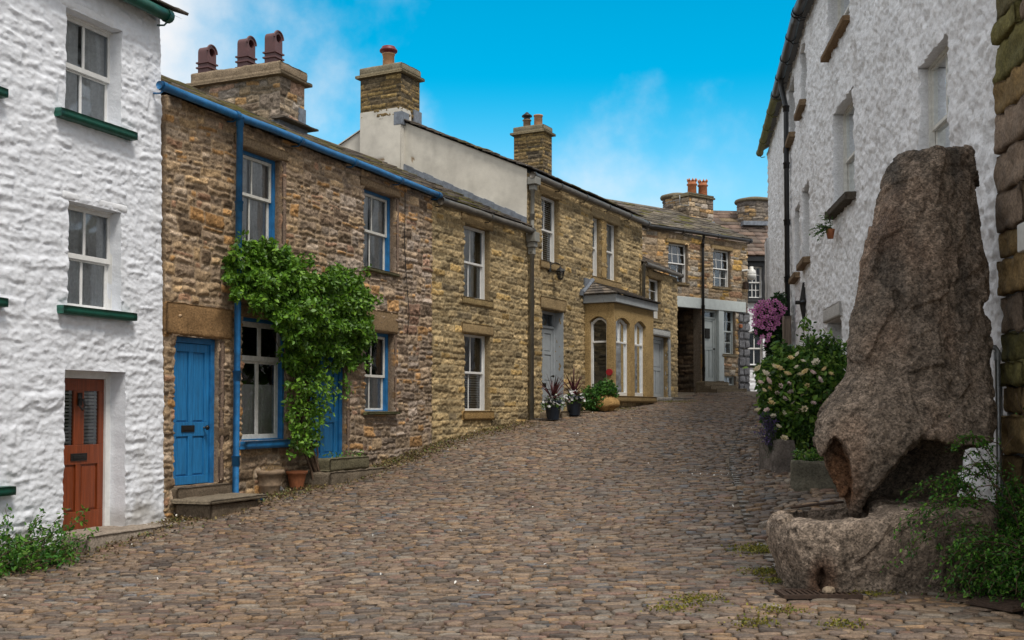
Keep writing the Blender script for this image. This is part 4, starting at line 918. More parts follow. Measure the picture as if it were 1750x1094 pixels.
def baysash(f, a, b_, seed, bars):
    m = MB(); zsp_ = zsp; n = 10; t = np.linspace(0, 1, n + 1); zz = zsp_ - .03 + .12 * (1 - (2 * t - 1) ** 2); ss = a + .035 + (b_ - a - .07) * t
    fbox(m, f, a - .01, a + .05, zS, zsp_ + .01, -.15, -.09); fbox(m, f, b_ - .05, b_ + .01, zS, zsp_ + .01, -.15, -.09); fbox(m, f, a, b_, zS, zS + .09, -.149, -.088)
    zm = zS + (zsp_ - zS) * .72; fbox(m, f, a, b_, zm, zm + .045, -.149, -.088)
    tube(m, f.w(ss, zz, -.12), .035, 6)
    if bars: fbox(m, f, (a + b_) / 2 - .012, (a + b_) / 2 + .012, zm, zsp_ + .08, -.14, -.1)
    w_ = m.build('window', 'white', BAY, smooth=False, bevel=.004)
    g_ = MB(); g_.add(np.r_[f.w(np.r_[a, ss, b_], np.r_[zS, zz + .02, zS], -.13)], np.arange(n + 3)[None]); g_.build('pane', 'glass', w_, smooth=False)
baysash(fbf, *o1, 1, True); baysash(fbf, *o2, 2, True); baysash(lf, ls0, ls1 - .02, 3, False); baysash(rf, ls0, ls1 - .02, 4, False)
b = MB(); fbox(b, FH, bs0 + .25, bs1 - .25, zS, zH, .02, .04); fbox(b, FH, bs1 - .23, bs1 - .21, zS, zH, .04, ls0 - .02); fbox(b, FH, bs0 + .21, bs0 + .23, zS, zH, .04, ls0 - .02); fbox(b, FH, bs0 + .21, bs1 - .21, zsp + .2, zH, .04, BO - .21); fbox(b, FH, bs1 - .27, bs1 - .24, zS, zH, .04, BO - .22); fbox(b, FH, bs0 + .22, bs1 - .22, zS - .02, zS, .02, BO - .22); b.build('room_shade_backing', 'dark', BAY, smooth=False)  # dark lining added so the bay's inside is coloured as shade
# ------------------------------------------------------------------ low sandstone extension
H5 = empty('low_sandstone_house', base(FH, SH3 + 1), 'low sandstone annexe with boarded grey door beyond the bay window', 'house')
SX = FH.at(1157, 600)[0]; FX = FH.sub(0, .02); xW = FX.rect(1109, 1130, 477, 544); xD = FX.rect(1112, 1141, 575, 679); zE5 = FX.at(1130, 466)[1]
wall(FX, SH3 - .15, SX, 1.0, zE5, [xW, xD], st_rubble(49, (.12, .17), (.18, .42), BUFF, BFW, (.34, .275, .17), .013, .025, .015, .12, .025, tintH, ew=.026), .027, close=5, col_in=np.array([.24, .18, .1])).build('wall', 'stone', H5)
sash(H5, FX, xW, .12, 2, 2, 1, 'white', curtain='dark', split=.45, lintel=dict(px=.1, th=.2), sill=dict(px=.08, th=.12, out=.02, col=(.26, .2, .11)))
d = door(H5, FX, xD, .16, 'grey', 'grey', .09, panels=((.08, .31, .06, .46), (.36, .62, .06, .46), (.67, .92, .06, .46), (.08, .92, .52, .94)))
b = MB(); rblock(b, FX, xD[0] - .1, xD[1] + .14, xD[3] + .004, xD[3] + .22, -.12, .05, (.42, .43, .42), .012, .005, .06, 3, cvar=.08); rblock(b, FX, xD[1] + .003, xD[1] + .22, xD[2], xD[3] - .003, -.12, .03, (.33, .345, .35), .012, .004, .06, 4, cvar=.08); b.build('lintel', 'stone', H5)
b = MB(); rblock(b, FX, xD[0] - .1, xD[1] + .5, xD[2] - .25, xD[2] - .01, -.2, .7, (.3, .29, .27), .02, .012, .06, 5, cvar=.12); b.build('doorstep', 'stone', H5)
gutter(H5, [FX.w(SH3 - .1, zE5 + .06, .12), FX.w(SX + .08, zE5 + .06, .12)], .065, 'darkgutter', fac=FX)
slates(MB(), FX, SH3 - .08, SX + .05, zE5 + .08, .08, 2.2, 1.1, pal=SLP, seed=12, row=.2, wr=(.2, .4)).build('roof', 'slate', H5)
s_ = FX.at(1099, 480, .1)[0]; downpipe(H5, [FX.w(s_, zE5 + .02, .12), FX.w(s_, 1.4, .08)], .05, 'greypipe', 3)
# ------------------------------------------------------------------ cottage over the passage
H6 = empty('passage_cottage', base(FT, ST - 1.5), 'small stone cottage built over a dark passage, with a pale stable door and black downpipe', 'house')
tA = FT.rect(1142.5, 1176, 417, 482); tB = FT.rect(1219, 1249, 428, 490)
tP = FT.rect(1150, 1199, 524, 680); tD = FT.rect(1200.5, 1228, 530, 652); tW = FT.rect(1236, 1257, 531, 605); tL = FT.rect(1237, 1258, 643, 671)
tP = (FT.at(1157, 600)[0] - .35, tP[1], .8, tP[3])
zE6 = (FT.at(1110, 388, .1)[1] + FT.at(1280, 416, .1)[1]) / 2; s60 = FT.at(1096, 420)[0]
def tintT(S, Z):
    t = sm((S - (FT.at(1262, 500)[0])) / .1) * sm((FT.at(1262, 512)[1] - Z) / .2)
    return np.array([1.1, 1.0, .85]) * (1 - t[..., None]) + np.array([.72, .80, .95]) * t[..., None]
MIXP = BROWN + [(.40, .27, .10), (.26, .25, .24)]; MIXW = [.2, .12, .15, .06, .1, .2, .05, .1, .2]
wall(FT, s60, ST, 1.4, zE6, [tA, tB, tP, tD, tW, tL], st_rubble(51, (.15, .26), (.2, .5), MIXP, MIXW, (.24, .2, .15), .012, .034, .016, .4, .035, tintT), .027, close=5, col_in=np.array([.2, .16, .12]), reveal=.35).build('wall', 'stone', H6)
sash(H6, FT, tA, .13, 3, 2, 2, 'white', curtain='blindlow', tilt=.06, split=.5, bars=.02, fw=.036, sill=dict(px=.06, th=.1, out=.03, col=(.25, .19, .11)), lintel=dict(px=.1, th=.16))
sash(H6, FT, tB, .13, 3, 2, 2, 'white', curtain='blindlow', tilt=.06, split=.5, bars=.02, fw=.036, sill=dict(px=.06, th=.1, out=.03, col=(.25, .19, .11)), lintel=dict(px=.1, th=.16))
sash(H6, FT, tW, .12, 2, 2, 2, 'sage', curtain='blindlow', split=.52, bars=.03, sill=dict(px=.08, th=.11, out=.05, col=(.22, .18, .12)))
sash(H6, FT, tL, .10, 2, 1, 1, 'sage', curtain='full', split=.5, bars=.03)
b = MB(); bl = FT.at(1155.6, 515)[0]; br = FT.at(1273, 524)[0]; z1_ = FT.at(1214, 529, .04)[1]; z0_ = FT.at(1214, 511, .04)[1]
fbox(b, FT, bl - .4, br, z1_, z0_, -.1, .05); fbox(b, FT, tD[1] - .01, tW[0] + .01, tD[2] + .02, z1_, -.1, .03); b.build('painted_beam', 'sage', H6, smooth=False, bevel=.01)
D = door(H6, FT, tD, .14, 'sage', 'sage', .055, panels=((.10, .34, .06, .50), (.37, .63, .06, .50), (.66, .90, .06, .50), (.1, .9, .54, .97)), top=.22, handle=(.9, .52))
b = MB(); sc_ = (tD[0] + tD[1]) / 2; fbox(b, FT, sc_ - .1, sc_ + .1, tD[2] + 1.42, tD[2] + 1.75, -.16, -.11); b.build('spy_window', 'dark', D, smooth=False)
gz = float(g(*FT.w(sc_, 0, .4)[:2])); b = MB(); n = 3
for k in range(n): 
    hh = (tD[2] - gz) / n; rblock(b, FT, tD[0] - .22, tD[1] + .2 + .14 * (n - 1 - k), gz - .1 + hh * k, gz + hh * (k + 1) - .01, -.12, .28 + .26 * (n - 1 - k), (.19, .15, .10), .03, .02, .05, 31 + k)
b.build('doorstep', 'stone', H6)
# passage; dark wall closes the back, its shade painted into the colour
fp = FT.sub(tP[1] + .02, -.3, True); fp2 = Fac(*fp.O, *fp.d); fp2.n = -FT.d.copy(); b = MB()
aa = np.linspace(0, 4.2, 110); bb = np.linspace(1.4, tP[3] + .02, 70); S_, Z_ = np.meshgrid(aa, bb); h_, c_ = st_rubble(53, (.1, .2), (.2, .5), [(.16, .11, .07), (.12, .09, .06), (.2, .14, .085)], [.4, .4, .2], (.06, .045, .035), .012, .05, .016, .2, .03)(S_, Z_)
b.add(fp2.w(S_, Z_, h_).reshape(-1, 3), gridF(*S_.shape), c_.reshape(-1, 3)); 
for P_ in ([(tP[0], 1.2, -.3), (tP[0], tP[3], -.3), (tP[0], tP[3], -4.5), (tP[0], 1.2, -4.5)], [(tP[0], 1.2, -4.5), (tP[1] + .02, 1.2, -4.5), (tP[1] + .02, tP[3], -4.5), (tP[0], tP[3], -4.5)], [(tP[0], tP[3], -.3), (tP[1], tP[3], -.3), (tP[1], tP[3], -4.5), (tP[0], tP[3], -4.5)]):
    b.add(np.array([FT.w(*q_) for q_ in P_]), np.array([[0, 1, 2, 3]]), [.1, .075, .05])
b.build('passage_wall', 'stone', H6)
# rusticated grey quoins of the right-hand pier
b = MB(); qs = FT.at(1261, 600)[0]; zq = 1.9; k = 0; r = random.Random(3)
while zq < z1_ - .02:
    hh = r.uniform(.26, .36); rblock(b, FT, qs + .02, qs + (ST - qs) * (.45 if k % 2 else .62), zq, min(zq + hh, z1_) - .015, -.1, .07, np.array([.17, .17, .18]) * r.uniform(.8, 1.2), .04, .045, .05, 60 + k, 7, .4)
    rblock(b, FT, qs + (ST - qs) * (.45 if k % 2 else .62) + .015, ST + .03, zq, min(zq + hh, z1_) - .015, -.1, .07, np.array([.17, .17, .18]) * r.uniform(.8, 1.2), .04, .045, .05, 80 + k, 7, .4); zq += hh; k += 1
b.build('quoin', 'stone', H6)
b = MB()
for px, py in ((1266, 558),): s_, z_ = FT.at(px, py, .08); fbox(b, FT, s_ - .06, s_ + .06, z_ - .05, z_ + .07, .04, .12)
b.build('lichen_stone', 'terracotta', H6, smooth=False, bevel=.02)
s_ = FT.at(1202, 500, .1)[0]; downpipe(H6, [FT.w(s_, zE6 + .02, .14), FT.w(s_, zE6 - .25, .09), FT.w(s_, float(g(*FT.w(s_, 0, .1)[:2])), .09)], .045, 'black', 3)
gutter(H6, [FT.w(s60 + .1, zE6 + .06, .12), FT.w(ST + .08, zE6 + .06, .12)], .06, 'black', fac=FT)
R6 = 2.7; rise6 = FT.at(1200, 371, -R6 + .1)[1] - zE6 - .08
slates(MB(), FT, s60 - 1.2, ST + .08, zE6 + .09, .12, R6, rise6, pal=[(.17, .15, .12), (.14, .125, .10), (.20, .17, .13), (.12, .105, .09)], seed=14, moss=.22, row=.22, wr=(.3, .6)).build('roof', 'slate', H6)
sL = FT.at(1178, 370, -2.0)[0]; sR = FT.at(1219, 370, -2.0)[0]; zT = FT.at(1198, 338, -2.0)[1]
C = square_chimney(H6, FT, sL, sR, -2.75, -2.0, zE6 + rise6 * .7 - .1, zT, .14, 87, pal=BROWN, wt=BRW, course=(.13, .22), lip=.06)
def crown_pot(par, p, r, h):
    m = MB(); lathe(m, p, [(r, -.1), (r * .92, h * .62), (r * 1.12, h * .66), (r * 1.12, h * .72), (r * .9, h * .75), (r * .95, h * .9), (r * .7, h * .9), (r * .7, h * .5), (.01, h * .5)], 16)
    f = Fac(p[0], p[1], 1, 0)
    for k in range(8):
        t = k * math.pi / 4; f = Fac(p[0], p[1], math.cos(t), math.sin(t)); f.n = np.array([-math.sin(t), math.cos(t)]); z = p[2] + h * .88
        P = [f.w(r * 1.0, z, -r * .3), f.w(r * 1.0, z, r * .3), f.w(r * 1.1, z + h * .16, 0), f.w(r * .72, z, -r * .22), f.w(r * .72, z, r * .22), f.w(r * .82, z + h * .14, 0)]
        m.add(np.array(P), [np.array([[0, 1, 2], [3, 5, 4]]), np.array([[0, 2, 5, 3], [1, 4, 5, 2], [0, 3, 4, 1]])])
    return m.build('chimney_pot', 'terracotta', par)
for px in (1187, 1201): pc = FT.w(FT.at(px, 330, -2.35)[0], zT + .12, -2.35 - (.12 if px < 1190 else 0)); crown_pot(C, pc, .17, .62)
def drum(par, ctr, r, z0, z1, seed, name='chimney'):
    m = MB(); n = 90; th = np.linspace(0, 2 * np.pi, n + 1); zz = np.linspace(z0, z1, max(8, int((z1 - z0) / .03))); T, Zz = np.meshgrid(th, zz)
    h, c = st_rubble(seed, (.13, .25), (.2, .45), [(.2, .17, .14), (.26, .19, .12), (.15, .13, .115), (.3, .2, .1), (.1, .09, .08)], [.3, .25, .2, .12, .13], (.12, .1, .08), .01, .05, .018, .45, .04)(T * r, Zz)
    m.add(np.stack([ctr[0] + (r + h) * np.cos(T), ctr[1] + (r + h) * np.sin(T), Zz], -1).reshape(-1, 3), gridF(*T.shape), c.reshape(-1, 3)); o = m.build(name, 'stone', par)
    m = MB(); lathe(m, (ctr[0], ctr[1], z1), [(r * .9, -.05), (r + .09, -.03), (r + .11, .03), (r + .08, .09), (r * .6, .17), (.01, .19)], 40, (.16, .135, .09)); m.build('cap', 'stone', o); return o
pc = FT.w(FT.at(1156, 350, -4.2)[0], 0, -4.2); rr_ = 23 * pc[1] / FPX; dz = atY(1156, 335, pc[1] - rr_)[2]
drum(H6, pc, rr_, zE6 + .5, dz, 91)
# gauze of the tv aerial on the stack
pa = atY(1163, 362, FT.w(sL, 0, -2)[1] - .2); b = MB(); q0 = FT.w(sL, zT - .35, -2.0)
tube(b, [q0, q0 + np.array([-.35, -.1, 0]), q0 + np.array([-.35, -.1, .35])], .015, 6)
for k in range(5): c = q0 + np.array([-.35 - .1 * k, -.1 + .03 * k, .2 - .02 * k]); tube(b, [c + np.array([0, -.15, .0]), c + np.array([0, .15, 0])], .008, 5)
tube(b, [q0 + np.array([-.2, -.1, .21]), q0 + np.array([-.85, -.0, .1])], .01, 5)
tag(b.build('aerial', 'galv'), 'small metal television aerial fixed to the chimney with two orange pots', 'aerial')
# ------------------------------------------------------------------ far white house with black window surround
FV = Fac(*atY(1270, 600, 40.5)[:2], 1, .12)
H7 = empty('far_white_house', base(FV, .5), 'distant white house with black-framed window under stone slates, at the end of the street', 'house')
vA = FV.rect(1279, 1302, 456, 509); vB = FV.rect(1278, 1304, 567, 624); zE7 = FV.at(1295, 447)[1]
wall(FV, -1.2, 5.5, 1.4, zE7, [vA, vB], st_white(77, bulge=.03), .035, close=5).build('wall', 'whitewash', H7)
sash(H7, FV, vA, .07, 3, 2, 2, 'white', curtain='dark', bars=.028, fw=.045); sash(H7, FV, vB, .10, 2, 1, 1, 'white', curtain='dark', sill=dict(mat='black', px=.1, th=.1, out=.06), bars=.035, fw=.05)
b = MB(); s0_, z0_2 = FV.at(1277, 513, .02); s1_ = FV.at(1313, 480)[0]
for (a, c, d, e) in ((s0_ - .3, vA[0] - .0, z0_2, zE7 - .02), (vA[1], s1_ + .4, z0_2, zE7 - .02), (vA[0], vA[1], z0_2, vA[2]), (vA[0], vA[1], vA[3], zE7 - .02)): fbox(b, FV, a, c, d, e, -.05, .05)
fbox(b, FV, s0_ - .5, s1_ + 2, zE7 - .02, zE7 + .16, -.05, .22); fbox(b, FV, s0_ - .4, s1_ + .5, z0_2 - .1, z0_2, -.05, .12); b.build('painted_surround', 'black', H7, smooth=False, bevel=.01)
rise7 = FV.at(1275, 371, -3.2)[1] - zE7
slates(MB(), FV, -3, 5.5, zE7 + .16, .25, 3.4, rise7, pal=[(.20, .14, .11), (.16, .12, .10), (.24, .17, .13), (.14, .11, .09)], seed=17, moss=.12, row=.34, wr=(.35, .7), th=.04).build('roof', 'slate', H7)
pc = FV.w(FV.at(1288, 360, -2.4)[0], 0, -2.4); rr_ = 28 * pc[1] / FPX; drum(H7, pc, rr_, zE7 + .6, atY(1288, 341, pc[1] - rr_)[2], 93)
b = MB(); fbox(b, FV, FV.at(1270, 380, -1.6)[0], FV.at(1312, 380, -1.6)[0], FV.at(1290, 385, -1.6)[1], FV.at(1290, 378, -1.6)[1], -1.9, -1.55); b.build('lead_flashing', 'lead', H7, smooth=False)
# ------------------------------------------------------------------ tall white house on the right
H8 = empty('tall_white_house', base(FR, 6), 'tall roughcast white house with deep-set windows and black gutter on the right of the street', 'house')
R1 = FR.rect(1618, 1568, 86, 262); R1 = (R1[0], R1[1], CZ + 2.85, R1[3])
R2 = FR.rect(1457, 1423, 170, 346); R3 = FR.rect(1450.5, 1414, 0, 62); R3 = (R3[0], R3[1], R3[2], R3[2] + 1.15)
R0 = (.9, 1.9, CZ + 4.9, CZ + 6.2)
zG = (FQ.at(1291, 276, .25)[1] + FR.at(1372, 3, .25)[1]) / 2; zT8 = zG + .0
RD = FR.rect(1437, 1412, 550, 700); RD = (RD[0], RD[1], .4, FR.at(1425, 546)[1])
ZL = -.4
def inR(R): return R
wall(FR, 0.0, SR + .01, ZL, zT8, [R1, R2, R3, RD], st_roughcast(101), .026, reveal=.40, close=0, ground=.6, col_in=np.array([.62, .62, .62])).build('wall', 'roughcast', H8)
def qrect(l, r_, t, b_): R = FQ.rect(r_, l, t, b_); return R
qs_ = [qrect(1371, 1382, 303, 446), qrect(1357, 1366, 328, 471), qrect(1366.5, 1376, 55, 184), qrect(1347, 1357, 120, 240)]
hz = [(qs_[0][2] + qs_[1][2]) / 2, (qs_[2][2] + qs_[3][2]) / 2]
qs_ = [(q_[0], q_[1], q_[2], min(q_[3], q_[2] + 1.55, zT8 - .25)) for q_ in qs_]
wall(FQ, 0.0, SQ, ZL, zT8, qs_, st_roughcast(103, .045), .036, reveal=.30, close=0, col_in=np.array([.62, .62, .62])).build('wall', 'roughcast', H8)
b = MB()
for (f, a, c) in ((FR, 0, SR), (FQ, 0, SQ)): b.add(f.w(np.array([a, c, c, a]), np.array([ZL, ZL, zT8, zT8]), -6), np.array([[0, 1, 2, 3]]), [.5] * 3)
b.add(np.array([FQ.w(SQ, z, o) for z, o in ((ZL, -.25), (zT8, -.25), (zT8, -6), (ZL, -6))]), np.array([[0, 1, 2, 3]]), [.6] * 3)
b.build('rear_wall', 'roughcast', H8)
SD = (.14, .115, .085)
sash(H8, FR, R1, .13, 2, 1, 1, 'oldwhite', curtain='left', split=.42, sill=dict(px=.1, th=.1, out=.06, col=SD))
sash(H8, FR, R2, .18, 2, 1, 1, 'oldwhite', curtain='dark', split=.5, sill=dict(px=.1, th=.13, out=.14, col=(.08, .065, .05)))
sash(H8, FR, R3, .18, 2, 1, 1, 'oldwhite', curtain='net', split=.5, sill=dict(px=.1, th=.10, out=.12, col=(.2, .13, .07)))
for q_ in qs_: sash(H8, FQ, q_, .2, 2, 1, 1, 'oldwhite', curtain='net', split=.5, sill=dict(px=.08, th=.13, out=.13, col=(.2, .14, .085)))
door(H8, FR, RD, .3, 'wood', 'oldwhite', .08, panels=((.1, .45, .1, .45), (.55, .9, .1, .45), (.1, .45, .52, .92), (.55, .9, .52, .92)))
b = MB(); rblock(b, FR, RD[0] - .1, RD[1] + .15, RD[3] + .005, RD[3] + .26, -.2, .035, (.48, .47, .45), .02, .01, .05, 8, cvar=.12); b.build('lintel', 'roughcast', H8)
gl_ = FQ.w(0, zG, .22); s1q = FQ.at(1325, 195, .22)[0]
gutter(H8, [FR.w(1.0, zG, .22), FR.w(SR, zG, .22)], .10, 'black', fac=FR); gutter(H8, [FQ.w(-.02, zG, .22), FQ.w(s1q, zG, .22)], .10, 'black', fac=FQ)
mg = m_col('mossy_gutter', (.13, .125, .022), .7, 0, .6, 1.3, 9); gutter(H8, [FQ.w(s1q, zG - .0, .22), FQ.w(SQ + .15, zG - .0, .22)], .10, mg, fac=FQ)
sdp = FQ.at(1341, 170, .12)[0]; sdb = FQ.at(1350, 600, .12)[0]; gb = float(g(*FQ.w(sdp, 0, .2)[:2]))
downpipe(H8, [FQ.w(sdp, zG - .05, .2), FQ.w(sdp, zG - .25, .2), FQ.w(sdp, zG - .75, .09), FQ.w(sdp - .0, gb, .09)], .062, 'black', 6)
slates(MB(), FR, -.2, SR, zT8 + .08, .16, 3.4, 1.9, pal=SLP, seed=19, moss=.2, back=False).build('roof', 'slate', H8)
slates(MB(), FQ, 0, SQ + .12, zT8 + .08, .16, 3.4, 1.9, pal=SLP, seed=20, moss=.2, back=False).build('roof', 'slate', H8)
b = MB(); sp = FQ.at(1316, 400)[0]; rblock(b, FQ, SQ - .55, SQ + .06, gb - .2, CZ + 5.2, -.2, .10, (.62, .61, .60), .05, .02, .08, 7, cvar=.1); b.build('buttress', 'roughcast', H8)
pc = FQ.at(1372, 517, .05) if False else FR.at(1386, 517, .05)
s_, z_ = FQ.at(1371, 517, .06); b = MB(); n = 8
pts = []
for k in range(8):
    t = k * math.pi / 4; rr_ = (.42 if k % 4 == 2 else .30) if k % 2 == 0 else .085; pts.append((s_ + rr_ * math.cos(t) * .8, z_ + rr_ * math.sin(t)))
V = np.array([FQ.w(a, c, .05) for a, c in pts] + [FQ.w(s_, z_, .12)] + [FQ.w(a, c, .0) for a, c in pts]); k = np.arange(8)
b.add(V, [np.stack([k, (k + 1) % 8, np.full(8, 8)], 1), np.stack([k, (k + 1) % 8, (k + 1) % 8 + 9, k + 9], 1)]); tube(b, [FQ.w(s_, z_, .08), FQ.w(s_, z_, .2)], .04, 8)
b.build('pattress_plate', 'iron', H8, smooth=False)
# ------------------------------------------------------------------ brown stone house at the right edge
FE = FR.sub(0, .03); H9 = empty('brown_stone_house', base(FR, -1.5), 'corner of large mossy brown stone blocks at the right edge beside the white roughcast wall', 'house')
pE = [(.20, .135, .06), (.24, .165, .075), (.13, .09, .05), (.14, .125, .045), (.2, .15, .11), (.10, .085, .04)]
b = MB(); z = -.3; k = 0; r = random.Random(8)
while z < 8.6:
    hh = r.uniform(.2, .38); s = 0.0
    c = np.array(pE[r.randrange(6)]) * r.uniform(.8, 1.2); w0 = r.uniform(.5, .9); j = r.uniform(-.03, .06)
    rblock(b, FE, -w0, j, z + .008, z + hh - .008, -.3, .05 + r.uniform(-.02, .03), c, .02, .045, .035, 100 + k, 7, .6); s = -w0
    while s > -3.4:
        w_ = r.uniform(.35, .9); rblock(b, FE, s - w_, s - .015, z + .008, z + hh - .008, -.3, .03 + r.uniform(-.02, .03), np.array(pE[r.randrange(6)]) * r.uniform(.8, 1.2), .022, .04, .05, 200 + k, 7, .6); s -= w_
    z += hh; k += 1
b.build('wall', 'stone', H9)
b = MB(); fbox(b, FE, -3.5, -.02, -.4, 8.6, -.2, .0); fbox(b, FE, -3.5, -.02, -.4, 8.6, -6, -5.9); fbox(b, FE, -3.5, -3.4, -.4, 8.6, -5.9, -.2); b.build('mortar_core', 'stone', H9, smooth=False)
s_, z_ = FE.at(1747, 408, .1); b = MB(); fbox(b, FE, s_ - .2, s_ + .012, z_ - .12, z_ + .12, .04, .14); tag(b.build('meter_box', 'lampwhite', smooth=False, bevel=.01), 'small white box fixed to the brown stone blocks at the right edge', 'meter box')
slates(MB(), FE, -3.6, .0, 8.65, .2, 3.2, 1.8, pal=SLP, seed=23).build('roof', 'slate', H9)
# ------------------------------------------------------------------ granite boulder fountain
def from_mods(mb, mods, name):
    """bake a rough solid: build, remesh / boolean, return (verts, faces) in world space"""
    o = fixn(mb.build(name, 'granite')); tmp = [o]
    for kind, arg in mods:
        if kind == 'remesh': m = o.modifiers.new('r', 'REMESH'); m.mode = 'VOXEL'; m.voxel_size = arg
        elif kind == 'cut': m = o.modifiers.new('c', 'BOOLEAN'); m.operation = 'DIFFERENCE'; m.solver = 'EXACT'; m.object = arg; tmp.append(arg)
        elif kind == 'smooth': m = o.modifiers.new('s', 'SMOOTH'); m.iterations = arg; m.factor = .5
    bpy.context.view_layer.update(); dg = bpy.context.evaluated_depsgraph_get(); me = bpy.data.meshes.new_from_object(o.evaluated_get(dg))
    n = len(me.vertices); V = np.zeros(n * 3); me.vertices.foreach_get('co', V); V = V.reshape(-1, 3) + W[o.name]
    N = np.zeros(n * 3); me.vertices.foreach_get('normal', N); N = N.reshape(-1, 3)
    F4 = np.array([p.vertices[:] for p in me.polygons if len(p.vertices) == 4]); F3 = np.array([p.vertices[:] for p in me.polygons if len(p.vertices) == 3])
    for t in tmp:
        d = t.data; bpy.data.objects.remove(t, do_unlink=True); bpy.data.meshes.remove(d)
    bpy.data.meshes.remove(me)
    return V, N, [f for f in (F4, F3) if len(f)]
def loft(rings):
    n = len(rings[0]); V = np.concatenate(rings); k = len(rings); i = np.arange((k - 1) * n); a = i // n; j = i % n; j2 = (j + 1) % n
    return V, [np.stack([a * n + j, a * n + j2, (a + 1) * n + j2, (a + 1) * n + j], 1), np.array([np.arange(n), np.arange(n) + (k - 1) * n])]
def fixn(o):
    bm = bmesh.new(); bm.from_mesh(o.data); bmesh.ops.recalc_face_normals(bm, faces=bm.faces); bm.to_mesh(o.data); bm.free(); return o
def cutter(V, F): m = MB(); m.add(V, F); return fixn(m.build('cutter', 'granite', smooth=False))
rings = []; TH = np.linspace(0, 2 * np.pi, 40, endpoint=False)
RK = [(254, 1533, 1654, 9.75, 10.12), (262, 1526, 1660, 9.72, 10.16), (275, 1515, 1666, 9.69, 10.2), (300, 1509, 1674, 9.64, 10.25), (360, 1494, 1680, 9.56, 10.3), (430, 1478, 1686, 9.50, 10.33), (500, 1464, 1691, 9.45, 10.35), (580, 1453, 1696, 9.38, 10.36), (640, 1446, 1699, 9.30, 10.36), (664, 1425, 1701, 9.24, 10.36), (700, 1401, 1702, 9.14, 10.36), (745, 1390, 1702, 9.06, 10.36), (775, 1398, 1700, 9.04, 10.36), (810, 1411, 1697, 9.05, 10.3), (850, 1436, 1694, 9.12, 10.3), (885, 1450, 1690, 9.2, 10.2)]
for (py, l, r_, yf, yb) in RK:
    xl, xr = atY(l, py, yf + .3)[0], atY(r_, py, yf + .25)[0]; z = atY(1550, py, yf)[2]
    xm = atY(np.interp(py, [254, 640, 745, 885], [1602, 1612, 1580, 1500]), py, yf)[0]; w_ = xr - xl
    rings.append(np.array([(x, y, z + .05 * (x - xl) / w_ * (py < 265)) for x, y in ((atY(l + 8, py, yb - .12)[0], yb - .12), (xl, yf + .30), (xl + .07 * w_, yf + .13), (xl + .3 * w_, yf + .035), (xm, yf), (xr - .06 * w_, yf + .15), (xr, yf + .27), (xr + .01, yb - .1), (xr - .1 * w_, yb), (atY(l + 34, py, yb)[0], yb))]))
V, F = loft(rings[::-1]); mb = MB(); mb.add(V, F)
pts = [(1484, 872), (1488, 855), (1500, 838), (1530, 800), (1556, 764), (1575, 744), (1600, 748), (1650, 764), (1700, 756), (1745, 750), (1745, 960), (1484, 960)]
fr_ = [atY(px, py, 8.4) for px, py in pts]; bk = [atY(px, max(py, 0), 9.85) + np.array([0, .4 * min(1, max(0, (py - 740) / 110)), 0]) for px, py in pts]
n = len(pts); k = np.arange(n); V2 = np.r_[fr_, bk]
wedge = cutter(V2, [np.stack([k, (k + 1) % n, (k + 1) % n + n, k + n], 1), np.arange(n)[::-1][None], (np.arange(n) + n)[None]])
pts = [(1412, 750), (1424, 739), (1438, 748), (1452, 784), (1461, 826), (1460, 880), (1430, 890), (1385, 860), (1388, 792)]
fr_ = [atY(px, py, 8.5) for px, py in pts]; cc = np.array([1448., 815.]); bk = [atY(*(cc + (np.array(p_) - cc) * .86), 9.50) for p_ in pts]; n = len(pts); k = np.arange(n)
cav = cutter(np.r_[fr_, bk], [np.stack([k, (k + 1) % n, (k + 1) % n + n, k + n], 1), np.arange(n)[::-1][None], (np.arange(n) + n)[None]])
ctr = atY(1688, 527, 9.6); t_ = np.linspace(0, 2 * np.pi, 15)[:-1]; rr_ = .125
A = np.array([ctr + np.array([rr_ * math.cos(t), -.8, rr_ * 1.0 * math.sin(t)]) for t in t_]); B = A + np.array([.2, 1.9, 0]); k = np.arange(14)
notch = cutter(np.r_[A, B], [np.stack([k, (k + 1) % 14, (k + 1) % 14 + 14, k + 14], 1), np.arange(14)[::-1][None], (np.arange(14) + 14)[None]])
V, N, F = from_mods(mb, [('remesh', .03), ('cut', wedge), ('cut', cav), ('cut', notch), ('remesh', .0135)], 'granite_boulder')
def granite(V, N, seed, amp=1.0):
    x, y, z = V.T
    a = fbm(x * 1.6, y * 1.6, z * 1.3, 3, seed) - .5; f1 = facet(x * 2.6 + a, y * 2.6, z * 1.7, seed + 3); f2 = facet(x * 9, y * 9, z * 8, seed + 4); c = fbm(x * 11, y * 11, z * 10, 4, seed + 5) - .5; d = fbm(x * 26, y * 26, z * 24, 3, seed + 6) - .5
    V = V + N * (amp * (.03 * a + .052 * f1 + .016 * f2 + .024 * c + .022 * d - .004))[:, None]
    v = fbm(x * 2.2, y * 2.2, z * .9, 4, seed + 8); s = fbm(x * 4.5, y * 4.5, z * .55, 4, seed + 11)
    col = np.array([.182, .141, .106]) * (.6 + .7 * v)[:, None] * (1 + 1.0 * c + 1.6 * d)[:, None].clip(.35, 1.8)
    col = mix(col, np.array([.23, .183, .145]), (sm((c + .12) * 3) * .35)[:, None])
    return V, col, s, v
V, c, s, v = granite(V, N, 5)
z = V[:, 2]; top = sm((z - (CZ + .2)) / 1.4)
c = mix(c, np.array([.062, .054, .045]), (.85 * top * sm((s - .42) * 6))[:, None])            # dark streaks of algae
c = mix(c, np.array([.23, .13, .08]), (.3 * sm((v - .5) * 4))[:, None])
